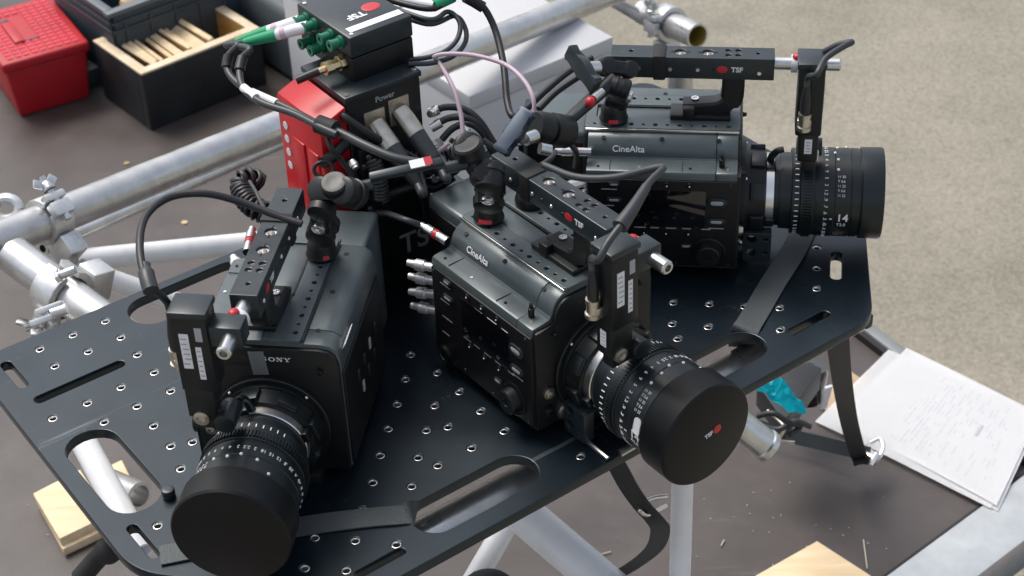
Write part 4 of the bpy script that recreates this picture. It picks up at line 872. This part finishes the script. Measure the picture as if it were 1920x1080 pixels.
g0, g1 = deep(25, 478, 2.2), deep(205, 612, 2.12); dg_ = (g1 - g0).normalized()
pipe('scaffold_tube', g0, g1 + dg_ * .35, .0241, 'alu', 'short pale tube held by the clamp at the left of the plate')
# tube below the front edge of the plate, seen through the slots
f0, f1 = PM + Vector((math.cos(PA), math.sin(PA), 0)) * -.36 + Vector((-math.sin(PA), math.cos(PA), 0)) * .075, PM + Vector((math.cos(PA), math.sin(PA), 0)) * .36 + Vector((-math.sin(PA), math.cos(PA), 0)) * .075
pipe('scaffold_tube', f0 + Vector((0, 0, -.062)), f1 + Vector((0, 0, -.062)), .0241, 'alu', 'thick aluminium tube under the plate seen through the two front slots')
pipe('scaffold_tube', deep(128, 775, 2.02), deep(268, 1035, 1.92), .0150, 'whitetube', 'white tube under the plate seen through the large left slot')
pipe('scaffold_tube', deep(205, 905, 2.10), deep(262, 930, 2.06), .0170, 'alu', 'short aluminium stub beside the white tube in the large left slot')
# legs
q0, q1 = deep(965, 950, 2.05), deep(1175, 1130, 2.0)
pipe('scaffold_tube', q0, q1 + (q1 - q0) * .8, .0235, 'whitetube', 'wide white brace slanting right from under the front edge of the plate')
pipe('scaffold_tube', deep(955, 975, 2.12), deep(868, 1125, 2.02), .0140, 'whitetube', 'thin white brace slanting left from under the front edge of the plate')
pp = at(1277, 1000, -.30)
leg = pipe('scaffold_tube', (pp.x, pp.y, Z_DECK), (pp.x, pp.y, -.0125), .0122, 'whitetube', 'upright grey leg below the middle camera lens cap')
post = at(1276, 150, -.549)
pipe('scaffold_tube', (post.x, post.y, Z_ROAD), (post.x, post.y, -.50), .0241, 'alu', 'upright aluminium post beyond the rear camera handle')
o0, o1 = deep(1205, 22, 3.42), deep(1308, 68, 3.28)
pipe('scaffold_tube', o0, o1, .0241, 'alu', 'short aluminium tube with open rusty end above the rear camera handle', endmat='yellowin')
pipe('scaffold_tube', deep(1140, -5, 3.4), deep(1215, 40, 3.4), .0125, 'alu', 'thin bright tube running into the clamp at the top edge')

def coupler(c, ax, up, label, s=1.0, wingnut=True):
    """half coupler: saddle round the tube, hinged cap, eye bolt with wing nut"""
    ax = Vector(ax).normalized(); up = Vector(up); up = (up - ax * up.dot(ax)).normalized(); sd_ = ax.cross(up)
    root = empty('scaffold_clamp', c, 0, label, 'clamp', 'scaffold clamps')
    def add(q, nm, mn='alucast'):
        o = q.build(nm, mn); o.parent = root; o.matrix_parent_inverse = Matrix.Translation(-Vector(c)); return o
    fr = frame(sd_, up, ax, Vector(c) - ax * .016 * s)
    R0, R1 = .0246 * s, .0320 * s
    poly = [(R0 * math.cos(a), R0 * math.sin(a)) for a in [math.radians(20 + k * 20) for k in range(8)]]; poly += [(R1 * math.cos(a), R1 * math.sin(a)) for a in [math.radians(160 - k * 20) for k in range(8)]]
    q = MB(); q.prism(poly, fr, .032 * s, .0012); add(q, 'hinged_cap')
    poly = [(R0 * math.cos(a), R0 * math.sin(a)) for a in [math.radians(190 + k * 20) for k in range(9)]]; poly += [(R1 * math.cos(a), R1 * math.sin(a)) for a in [math.radians(350 - k * 20) for k in range(9)]]
    q = MB(); q.prism(poly, fr, .032 * s, .0012); add(q, 'saddle')
    C_ = Vector(c)
    q = MB(); q.box(C_ - up * .046 * s, (.040 * s, .030 * s, .030 * s), Matrix((sd_, ax, up)).transposed(), bev=.003); add(q, 'base_block')
    q = MB(); q.box(C_ + sd_ * .034 * s - up * .002, (.014 * s, .030 * s, .020 * s), Matrix((sd_, ax, up)).transposed(), bev=.002); q.box(C_ + sd_ * .034 * s + up * .016 * s, (.014 * s, .032 * s, .010 * s), Matrix((sd_, ax, up)).transposed(), bev=.002); add(q, 'bolt_lug')
    q = MB(); q.cyl(C_ + sd_ * .036 * s - up * .02 * s, C_ + sd_ * .036 * s + up * .046 * s, .0045 * s, n=14); bo = add(q, 'eye_bolt', 'silverend')
    if wingnut:
        q = MB(); t_ = C_ + sd_ * .036 * s + up * .026 * s; q.lathe([(0, .009 * s), (.003 * s, .009 * s), (.004 * s, .0075 * s), (.010 * s, .0065 * s), (.012 * s, .0050 * s)], t_, up, 20)
        for sg in (-1, 1): q.box(t_ + up * .012 * s + ax * sg * .011 * s, (.0040 * s, .014 * s, .012 * s), Matrix((sd_, ax, up)).transposed() @ Matrix.Rotation(sg * .6, 3, 'X'), bev=.0014)
        add(q, 'wing_nut', 'silverend')
    return root
tA = .0
cA = deep(92, 412, 2.30); cA = A0 + dA * (cA - A0).dot(dA)
cG = g0 + dg_ * ((deep(118, 545, 2.16) - g0).dot(dg_))
coupler(cA, dA, (cA - cG).normalized() + Vector((0, -.1, .6)), 'bright cast clamp with wing nut gripping the thick tube at left')
coupler(cG, dg_, (cG - cA), 'cast clamp round the short tube below the wing-nut clamp', 1.12)
cT = deep(1262, 38, 3.36); coupler(o0 + (o1 - o0).normalized() * (cT - o0).dot((o1 - o0).normalized()), o1 - o0, (.25, -.2, 1), 'cast clamp at the top edge joining the far tubes', 1.1)
# loose fittings by the left clamp
def fit_(o, label, cat): return tag(o, label, cat)
q = MB(); c_ = deep(12, 392, 2.36); e_ = [c_ + (RT * math.cos(a) + UP * math.sin(a) * .85) * .017 for a in [2 * PI * k / 24 for k in range(25)]]; q.tube(e_, .0075, 10, 0); fit_(q.build('eye_fitting', 'alucast'), 'cast eye ring at the left edge behind the thick tube', 'fitting')
q = MB(); c_ = deep(88, 588, 2.10)
for sg in (-1, 1): q.box(c_ + RT * .004 * sg + UP * (.007 * sg), (.034, .009, .008), Matrix((RT, fwd, UP)).transposed() @ Matrix.Rotation(-.35, 3, 'Y'), bev=.002)
q.cyl(c_ + RT * .006, c_ + RT * .024 + UP * .006, .007, n=14); fit_(q.build('wing_nut', 'alucast'), 'large pale wing nut lowest at the left beside the plate edge', 'fitting')
q = MB(); q.cyl(deep(108, 518, 2.08), deep(142, 505, 2.08), .0055, n=14, bev=.001); q.cyl(deep(104, 520, 2.08), deep(112, 516, 2.08), .0085, n=6); fit_(q.build('clamp_bolt', 'silverend'), 'pale bolt head sticking out of the lower left clamp', 'bolt')
# black clamp handle under the left edge, black clamp under the front brace
q = MB(); q.tube([at(150, 1085, -.10), at(185, 1045, -.08), at(205, 1030, -.06)], .010, 14, 4); q.sphere(at(203, 1032, -.06), .0135); fit_(q.build('clamp_lever', 'rubber'), 'black lever handle below the left edge of the plate', 'lever')
q = MB(); q.sphere(at(915, 1105, -.35), .026, (1.2, 1, .8)); fit_(q.build('black_knob', 'rubber'), 'black rounded knob at the bottom edge below the white braces', 'knob')

# ================================================================== STRAPS
def PUV(u, v, z=.0): return PM + Vector((math.cos(PA) * u - math.sin(PA) * v, math.sin(PA) * u + math.cos(PA) * v, z))
q = MB(); q.ribbon(uvz([(300, 1042, .0018), (420, 1018, .0018), (560, 988, .0018), (680, 972, .0018), (748, 966, .0016), (768, 964, .0004), (776, 963, -.006), (780, 963, -.014)]), Vector((.25, .95, 0)), .024, .0016)
tag(q.build('webbing_strap', 'strapgrey'), 'grey ribbed strap crossing the plate under the left camera lens', 'strap', 'straps')
q = MB(); q.ribbon(uvz([(1515, 415, .0020), (1488, 470, .0020), (1450, 530, .0020), (1418, 585, .0020), (1398, 618, .0012), (1392, 632, -.012), (1390, 650, -.05)]), Vector((.85, -.15, 0)), .027, .0016)
tag(q.build('webbing_strap', 'strapgrey'), 'grey strap lying across the plate below the rear camera lens', 'strap', 'straps')
q = MB(); q.ribbon(uvz([(1135, 845, -.012), (1155, 870, -.03), (1180, 915, -.07), (1205, 950, -.10), (1228, 975, -.12), (1238, 995, -.16), (1225, 1030, -.26), (1180, 1065, -.36), (1130, 1090, -.42)]), Vector((.7, -.3, .4)), .020, .0018)
st = tag(q.build('webbing_strap', 'strap'), 'black strap hanging from the front edge left of the upright leg', 'strap', 'straps')
q = MB(); q.tube([at(1200, 958, -.10), at(1203, 945, -.10), at(1225, 934, -.10), at(1252, 930, -.10)], .0022, 8, 6); q.tube([at(1200, 958, -.10), at(1215, 965, -.11), at(1250, 948, -.11)], .0022, 8, 6); o = q.build('wire_buckle', 'steel'); o.parent = st
q = MB(); q.tube([at(1092, 820, .003), at(1118, 842, .003), at(1140, 860, .002)], .0024, 8, 2); o = q.build('metal_tongue', 'silverend'); o.parent = st
q = MB(); q.tube([at(1162, 850, .003), at(1190, 834, .006)], .0040, 10, 0); o = q.build('metal_tongue', 'silverend'); o.parent = st
q = MB(); q.ribbon([at(1570, 618, -.010), at(1572, 650, -.08), at(1580, 720, -.27), at(1592, 790, -.47), at(1607, 845, -.62), at(1612, 858, -.655)], Vector((.95, .1, .1)), .024, .0018)
st2 = tag(q.build('webbing_strap', 'strap'), 'black strap dropping from the right corner of the plate to a metal buckle', 'strap', 'straps')
q = MB(); q.ribbon([at(1632, 852, -0.650), at(1580, 840, -0.654), at(1520, 826, -0.660), at(1460, 812, -0.662), at(1400, 790, -0.662), at(1370, 775, -0.652)], Vector((.1, .2, 1)), .024, .0018); o = q.build('tail', 'strapgrey'); o.parent = st2
q = MB(); q.tube([at(1630, 830, -0.647), at(1650, 822, -0.642), at(1656, 842, -0.647), at(1640, 866, -0.657), at(1630, 848, -0.652), at(1630, 830, -0.647)], .0034, 8, 5); q.tube([at(1632, 872, -0.652), at(1645, 850, -0.642)], .0045, 10, 0); q.box(at(1632, 852, -0.650), (.014, .020, .008), Matrix.Rotation(.6, 3, 'Z'), bev=.002); o = q.build('buckle', 'steel'); o.parent = st2
q = MB(); q.tube([at(1600, 868, -0.662), at(1618, 864, -0.657), at(1640, 868, -0.654)], .005, 8, 2); o = q.build('webbing_end', 'rubber'); o.parent = st2

# ================================================================== THINGS ON THE DECK
D1 = math.radians(38.0); du = Vector((math.cos(D1), math.sin(D1), 0)); dv_ = Vector((-math.sin(D1), math.cos(D1), 0)); RD = Matrix((du, dv_, Vector((0, 0, 1)))).transposed()
def tapered(q, c, lx0, ly0, lx1, ly1, h, R):
    vs0 = [q.bm.verts.new(Vector(c) + R @ Vector((sx_ * lx0 / 2, sy_ * ly0 / 2, 0))) for sx_, sy_ in ((-1, -1), (1, -1), (1, 1), (-1, 1))]; vs1 = [q.bm.verts.new(Vector(c) + R @ Vector((sx_ * lx1 / 2, sy_ * ly1 / 2, h))) for sx_, sy_ in ((-1, -1), (1, -1), (1, 1), (-1, 1))]
    fs = [q.bm.faces.new(vs0[::-1]), q.bm.faces.new(vs1)] + [q.bm.faces.new((vs0[k], vs0[(k + 1) % 4], vs1[(k + 1) % 4], vs1[k])) for k in range(4)]
    bmesh.ops.bevel(q.bm, geom=list({e for f in fs for e in f.edges}), offset=.006, segments=3, affect='EDGES', profile=.5)
# red toolbox
tz = -.565
tf, tr, tbk = at(3, 122, tz), at(167, 76, tz), at(100, 0, tz)
tdx = (tr - tf); tdx.z = 0; twx = tdx.length; tdx.normalize(); tdy = Vector((-tdx.y, tdx.x, 0)); twy = .25; RTB = Matrix((tdx, tdy, Vector((0, 0, 1)))).transposed()
tcn_ = tf + tdx * twx / 2 + tdy * twy / 2; tcn_.z = Z_DECK
tbx = empty('tool_box', tcn_, 0, 'red plastic toolbox with waffle-patterned lid in the top left corner', 'toolbox')
def tch(o, root): o.parent = root; o.matrix_parent_inverse = Matrix.Translation(-Vector(root.location)); return o
q = MB(); tapered(q, tcn_, twx - .034, twy - .034, twx - .012, twy - .012, .112, RTB); tch(q.build('box_body', 'redbox'), tbx)
q = MB(); q.box(tcn_ + Vector((0, 0, .122)), (twx, twy, .022), RTB, bev=.006, seg=3); lid = tch(q.build('lid', 'redbox'), tbx)  # darker red than the tiles above: groove shade put into the colour
q = MB(); nx_, ny_ = 9, 14
for i in range(nx_):
    for j in range(ny_):
        x = -twx / 2 + .014 + (twx - .028) * (i + .5) / nx_; y = -twy / 2 + .014 + (twy - .028) * (j + .5) / ny_
        if abs(x + .02) < .028 and 3 < j < 12 and i < 5: continue
        q.box(tcn_ + Vector((0, 0, .1335)) + RTB @ Vector((x, y, 0)), ((twx - .028) / nx_ * .72, (twy - .028) / ny_ * .80, .0022), RTB)
o = tch(q.build('waffle_tiles', 'redlid'), tbx); o['kind'] = 'stuff'
q = MB(); q.box(tcn_ + RTB @ Vector((-.030, -.005, .1345)), (.022, .10, .010), RTB, bev=.003); tch(q.build('carry_handle', 'redbox'), tbx)
q = MB(); q.box(tcn_ + RTB @ Vector((-.030, .055, .1345)), (.016, .012, .006), RTB, bev=.001); q.box(tcn_ + RTB @ Vector((-.010, -.050, .1335)), (.040, .006, .004), RTB, bev=.001); tch(q.build('handle_recess', 'crate'), tbx)

# wooden box full of wedges
wz = -.572
wf, wl_, wr = at(265, 141, wz), at(190, 72, wz), at(487, 54, wz)
wdx = (wr - wf); wdx.z = 0; WX = wdx.length; wdx.normalize(); wdy = Vector((-wdx.y, wdx.x, 0)); WY = (wl_ - wf).dot(wdy); WHt = wz - Z_DECK
RW = Matrix((wdx, wdy, Vector((0, 0, 1)))).transposed(); wc = wf + wdx * WX / 2 + wdy * WY / 2; wc.z = Z_DECK
wb = empty('wooden_box', wc, 0, 'open black-painted wooden box with bare rim, filled with wedges', 'box')
tw_ = .020
for nm, c_, s_ in (('board', (0, -WY / 2 + tw_ / 2, 0), (WX, tw_)), ('board', (0, WY / 2 - tw_ / 2, 0), (WX, tw_)), ('board', (-WX / 2 + tw_ / 2, 0, 0), (tw_, WY - 2 * tw_ - .0006)), ('board', (WX / 2 - tw_ / 2, 0, 0), (tw_, WY - 2 * tw_ - .0006))):
    q = MB(); q.box(wc + RW @ Vector((c_[0], c_[1], WHt / 2)), (*s_, WHt - .002), RW, bev=.002); bo = tch(q.build(nm, 'boxblack'), wb)
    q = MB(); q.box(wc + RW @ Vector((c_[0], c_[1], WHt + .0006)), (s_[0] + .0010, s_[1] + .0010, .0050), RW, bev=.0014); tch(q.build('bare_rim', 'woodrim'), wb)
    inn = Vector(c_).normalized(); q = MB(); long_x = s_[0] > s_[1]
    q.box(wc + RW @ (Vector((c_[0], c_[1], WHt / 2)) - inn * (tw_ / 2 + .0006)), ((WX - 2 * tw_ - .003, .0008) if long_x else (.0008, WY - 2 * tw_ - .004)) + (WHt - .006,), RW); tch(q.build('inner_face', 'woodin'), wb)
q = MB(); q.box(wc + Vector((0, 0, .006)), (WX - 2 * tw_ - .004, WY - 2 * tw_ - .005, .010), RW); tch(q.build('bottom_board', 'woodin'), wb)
# wedges leaning inside, each a thing
NWG = 11
desc = ['leftmost and broadest', 'second', 'third', 'fourth', 'fifth', 'sixth', 'seventh', 'eighth', 'ninth', 'tenth', 'last and rightmost']
for k in range(NWG):
    t_ = k / (NWG - 1); x = -WX / 2 + .105 + t_ * (WX - .148) + random.uniform(-.003, .003); h = WHt * random.uniform(.90, 1.02); wy = WY - 2 * tw_ - random.uniform(.010, .022)
    th = random.uniform(.016, .021); lean = math.radians(-33 + 6 * t_ + random.uniform(-2.5, 2.5)); thin = random.uniform(.007, .013)
    poly = [(-th / 2, 0), (th / 2, 0), (thin / 2, h), (-thin / 2, h)]
    rot = RW @ Matrix.Rotation(random.uniform(-.05, .05), 3, 'Z') @ Matrix.Rotation(lean, 3, 'Y'); yo = random.uniform(-.008, .008)
    org = wc + RW @ Vector((x, -wy / 2 + yo, .020)); mt = (rot @ Matrix(((1, 0, 0), (0, 0, 1), (0, 1, 0)))).to_4x4(); mt.translation = org
    q = MB(); q.prism(poly, mt, wy, .0006)
    tag(q.build('wooden_wedge', 'woodpale'), desc[k] + ' of the pale wedges leaning in the black wooden box', 'wedge', 'wedges in the wooden box')

# blue-grey crates behind
def crate(front, ang, lx, ly, zt, label, mat, rimmat):
    cdx = Vector((math.cos(ang), math.sin(ang), 0)); cdy = Vector((-cdx.y, cdx.x, 0)); Rc = Matrix((cdx, cdy, Vector((0, 0, 1)))).transposed()
    c_ = front + cdx * lx / 2 + cdy * ly / 2; c_.z = Z_DECK; h = zt - Z_DECK; root = empty('plastic_crate', c_, 0, label, 'crate', 'blue-grey crates'); t = .008
    for cx_, cy_, a, b_ in ((0, -ly / 2 + t / 2, lx, t), (0, ly / 2 - t / 2, lx, t), (-lx / 2 + t / 2, 0, t, ly - 2 * t - .001), (lx / 2 - t / 2, 0, t, ly - 2 * t - .001)):
        q = MB(); q.box(c_ + Rc @ Vector((cx_, cy_, h / 2 - .003)), (a - .014 if a > t else a, b_ - .0 if b_ > t else b_, h - .008), Rc, bev=.001); tch(q.build('wall', mat), root)
        q = MB(); q.box(c_ + Rc @ Vector((cx_ * 1.0, cy_ * 1.0, h)), (a + .016 if a > t else .020, b_ + .0 if b_ > t else .020, .010), Rc, bev=.002); tch(q.build('rim', rimmat), root)
    for zz in (h - .022, h - .040):
        q = MB(); q.box(c_ + Rc @ Vector((0, -ly / 2 - .002, zz)), (lx, .006, .006), Rc, bev=.001); q.box(c_ + Rc @ Vector((-lx / 2 - .002, 0, zz)), (.006, ly, .006), Rc, bev=.001); tch(q.build('rib', mat), root)
    for k in range(7):
        q = MB(); q.box(c_ + Rc @ Vector((-lx / 2 + lx * (k + .5) / 7, -ly / 2 - .001, h * .5)), (.005, .006, h - .04), Rc, bev=.001); tch(q.build('rib', mat), root)
    q = MB(); q.box(c_ + Vector((0, 0, .01)), (lx - .02, ly - .02, .012), Rc); tch(q.build('floor', mat), root)
    return root, c_, Rc
cz = -.50
cr_, cc_, Rc_ = crate(at(206, 28, cz), D1, .40, .27, cz, 'blue-grey plastic crate with ribbed rim behind the wooden box', 'crate', 'cratelight')
for k in range(5):
    q = MB(); p_ = cc_ + Rc_ @ Vector((-.14 + k * .045, -.06 + .04 * (k % 2), .15)); q.sphere(p_, .024, (1.2, .9, .6), Matrix.Rotation(k, 3, 'Z')); q.box(p_ + Vector((0, 0, .004)), (.05, .012, .012), Matrix.Rotation(.7 * k, 3, 'Z'), bev=.003)
    tag(q.build('metal_fitting', 'tan' if k % 2 else 'alucast'), ('tan' if k % 2 else 'pale metal') + ' fitting number %s from the left inside the ribbed crate' % ('one', 'two', 'three', 'four', 'five')[k], 'fitting', 'fittings in the crate')
q = MB(); q.box(at(182, 122, -.67) + Vector((0, 0, -.01)), (.11, .05, .038), RD, bev=.004); tag(q.build('blue_block', 'crate'), 'blue-grey plastic block lying between toolbox and wooden box', 'block')
# dark tarp-covered case behind the wooden box
q = MB(); c_ = at(560, 60, -.60); q.box(Vector((c_.x, c_.y + .10, -.615)), (.20, .46, .17), RD, bev=.02, seg=3); tag(q.build('covered_case', 'tealgrey'), 'dark grey-green case behind the wooden box and below the signal box', 'case')
# white case beyond the thick tube
vz = -.40; vf, vr_ = at(880, 181, vz), at(1150, 69, vz); vdx = (vr_ - vf); vdx.z = 0; VX = vdx.length; vdx.normalize(); vdy = Vector((-vdx.y, vdx.x, 0)); VY = .62; RV = Matrix((vdx, vdy, Vector((0, 0, 1)))).transposed()
vc = vf + vdx * VX / 2 + vdy * VY / 2; vc.z = Z_DECK
wcx = empty('white_case', vc, 0, 'large white box standing beyond the thick tube near the rear camera', 'box')
q = MB(); q.box(vc + Vector((0, 0, (vz - Z_DECK - .030) / 2)), (VX - .004, VY - .004, vz - Z_DECK - .030), RV, bev=.003); tch(q.build('case_body', 'whitecase'), wcx)
q = MB(); q.box(vc + Vector((0, 0, vz - Z_DECK - .0145)), (VX, VY, .029), RV, bev=.003); tch(q.build('lid', 'whitecase'), wcx)
q = MB(); q.box(vc + RV @ Vector((0, .04, vz - Z_DECK + .0008)), (VX - .01, .004, .0016), RV); tch(q.build('lid_seam', 'cratelight'), wcx)

# wood pieces on the deck
def slab(name, mat, corners, z, th, label, cat='board', grp=None):
    q = MB(); P = [at(u, v, z) for u, v in corners]; q.prism([(p.x, p.y) for p in P][::1], Matrix.Translation((0, 0, z - th)), th, .0008); return tag(q.build(name, mat), label, cat, grp)
slab('plywood_offcut', 'woodpale', [(62, 925), (112, 1010), (205, 965), (150, 880)], Z_DECK + .030, .014, 'upper of two small plywood offcuts left of the plate edge', grp='plywood offcuts')
slab('plywood_offcut', 'woodpale', [(68, 938), (118, 1030), (212, 985), (160, 895)], Z_DECK + .0155, .014, 'lower of two small plywood offcuts left of the plate edge', grp='plywood offcuts')
slab('plywood_offcut', 'woodpale', [(1415, 1080), (1532, 1014), (1650, 1090), (1530, 1165)], Z_DECK + .013, .0125, 'pale plywood offcut at the bottom edge on the dark deck', grp='plywood offcuts')
slab('hardboard_piece', 'tan', [(1535, 760), (1588, 690), (1632, 722), (1590, 790)], Z_DECK + .005, .0045, 'brown board corner peeping out beside the paper sheets')
slab('plywood_offcut', 'woodpale', [(190, 880), (228, 862), (250, 905), (212, 922)], Z_DECK + .016, .015, 'small plywood offcut seen through the large left slot', grp='plywood offcuts')

# papers
pc = [(1562, 790), (1700, 652), (1950, 775), (1868, 951)]
for k in range(3):
    du_, dv2 = ((0, 0), (-34, 3), (10, 7))[k]; zz = Z_DECK + .0072 - k * .0006
    C4 = [at(u + du_ * (1 if j in (0, 1) else .3), v + dv2, zz + (-.004, .013, .013, .002)[j]) for j, (u, v) in enumerate(pc)]
    q = MB(); nn = 14; grid = []
    for i in range(nn + 1):
        row = []
        for j in range(nn + 1):
            a, b_ = i / nn, j / nn; p = (C4[0].lerp(C4[3], a)).lerp(C4[1].lerp(C4[2], a), b_); p = p + Vector((0, 0, .0035 * math.sin(a * 3.0 + k) * (1 - b_) + .004 * (1 - b_) * a * a + .0006 * math.sin(b_ * 6 + a * 4)))
            row.append(q.bm.verts.new(p))
        grid.append(row)
    for i in range(nn):
        for j in range(nn): q.bm.faces.new((grid[i][j], grid[i + 1][j], grid[i + 1][j + 1], grid[i][j + 1]))
    r_ = bmesh.ops.solidify(q.bm, geom=list(q.bm.faces), thickness=.0003)
    sh = tag(q.build('paper_sheet', 'paper', None, 60), ('top printed sheet of the white paper stack at right', 'second white sheet sliding out left under the printed one', 'lowest white sheet of the paper stack at right')[k], 'paper', 'paper stack')
    if k == 0:
        def pp_(a, b_): 
            p = (C4[0].lerp(C4[3], a)).lerp(C4[1].lerp(C4[2], a), b_); return p + Vector((0, 0, .0035 * math.sin(a * 3.0) * (1 - b_) + .004 * (1 - b_) * a * a + .0006 * math.sin(b_ * 6 + a * 4) + .0008))
        ml = MB()
        for li in range(34):
            a = .07 + li * .0255; x = .10
            while x < .88:
                L_ = random.uniform(.02, .10)
                if random.random() < (.55 if .30 < a < .62 else .22):
                    p0, p1 = pp_(a, x), pp_(a, min(.9, x + L_)); ml.ribbon([p0, p1], (C4[3] - C4[0]), .0010, .00004, 2)
                x += L_ + .014
        o = ml.build('printed_lines', 'inkpale'); o.parent = sh; o['kind'] = 'stuff'
        q = MB(); q.ribbon([pp_(.72, .50), pp_(.72, .62)], (C4[3] - C4[0]), .0050, .00006, 2); o = q.build('printed_bar', 'ink'); o.parent = sh

# rolls, tape and oddments under the right corner of the plate
q = MB(); c0, c1 = at(1500, 742, -.60), at(1512, 715, -.56); d_ = Vector((.15, .25, 1)); c0 = at(1502, 748, -.62); q.lathe([(0, .012), (0, .030), (.006, .033), (.050, .033), (.056, .030), (.056, .012), (0, .012)], c0, d_, 30); tag(q.build('tape_roll', 'gloss'), 'black tape roll standing beside the cyan tape', 'tape roll')
q = MB(); g_ = []; ca, cb, cc2, ce = at(1400, 728, -.455), at(1440, 700, -.440), at(1508, 752, -.465), at(1512, 786, -.49)
for i_ in range(11):
    a = i_ / 10; lo = ca.lerp(ce, a) + Vector((0, 0, .004)); hi = cb.lerp(cc2, a); row = []
    for j_ in range(6): row.append(q.bm.verts.new(lo.lerp(hi, j_ / 5) + Vector((random.uniform(-.002, .002), random.uniform(-.002, .002), random.uniform(-.005, .005) + .008 * math.sin(a * 7 + j_)))))
    g_.append(row)
for i_ in range(10):
    for j_ in range(5): q.bm.faces.new((g_[i_][j_], g_[i_ + 1][j_], g_[i_ + 1][j_ + 1], g_[i_][j_ + 1]))
bmesh.ops.solidify(q.bm, geom=list(q.bm.faces), thickness=.0008)
tag(q.build('cyan_tape', 'cyan', None, 20), 'bright crumpled cyan strip of tape below the plate edge', 'tape')
q = MB(); q.box(at(1548, 745, -.60), (.012, .004, .05), Matrix.Rotation(.4, 3, 'Z') @ Matrix.Rotation(.2, 3, 'X')); tag(q.build('white_tag', 'label'), 'small white card tag beside the black tape roll', 'tag')
q = MB(); c0, c1 = at(1372, 785, -.42), at(1440, 838, -.47); dd = c1 - c0; L = dd.length; q.lathe([(0, 0), (0, .021), (L * .85, .021), (L * .88, .023), (L, .023), (L, .018), (L * .9, .017), (L * .9, 0)], c0, dd, 30); tag(q.build('metal_spigot', 'silverend'), 'round metal tube end right of the capped middle lens', 'spigot')
for i, (pts, m_) in enumerate((([(1420, 780, -.48), (1450, 775, -.47), (1475, 790, -.48), (1500, 800, -.5), (1480, 815, -.5)], 'cable'), ([(1430, 800, -.5), (1460, 805, -.5), (1490, 790, -.49), (1520, 800, -.5)], 'cablegrey'), ([(1440, 770, -.5), (1470, 800, -.5), (1462, 825, -.52), (1490, 830, -.52)], 'nickel'))):
    cable('loose_wire', uvz(pts), .0042 if m_ != 'nickel' else .0025, m_, ('black loose wire curled under the cyan tape', 'dark grey loose wire beside the black tape roll', 'thin metal wire curled above the strap')[i], 'wire', 'loose wires')
slab('hardboard_piece', 'boxblack', [(1420, 720), (1500, 672), (1540, 690), (1470, 790)], -.52, .04, 'dark flat bag lying below the right plate corner', 'bag')
# wing of metal showing on the right edge of the plate
q = MB(); q.box(at(1612, 592, -.02), (.010, .030, .016), Matrix.Rotation(.6, 3, 'Z'), bev=.002); tag(q.build('edge_catch', 'handle'), 'small dark metal catch under the right corner of the plate', 'catch')
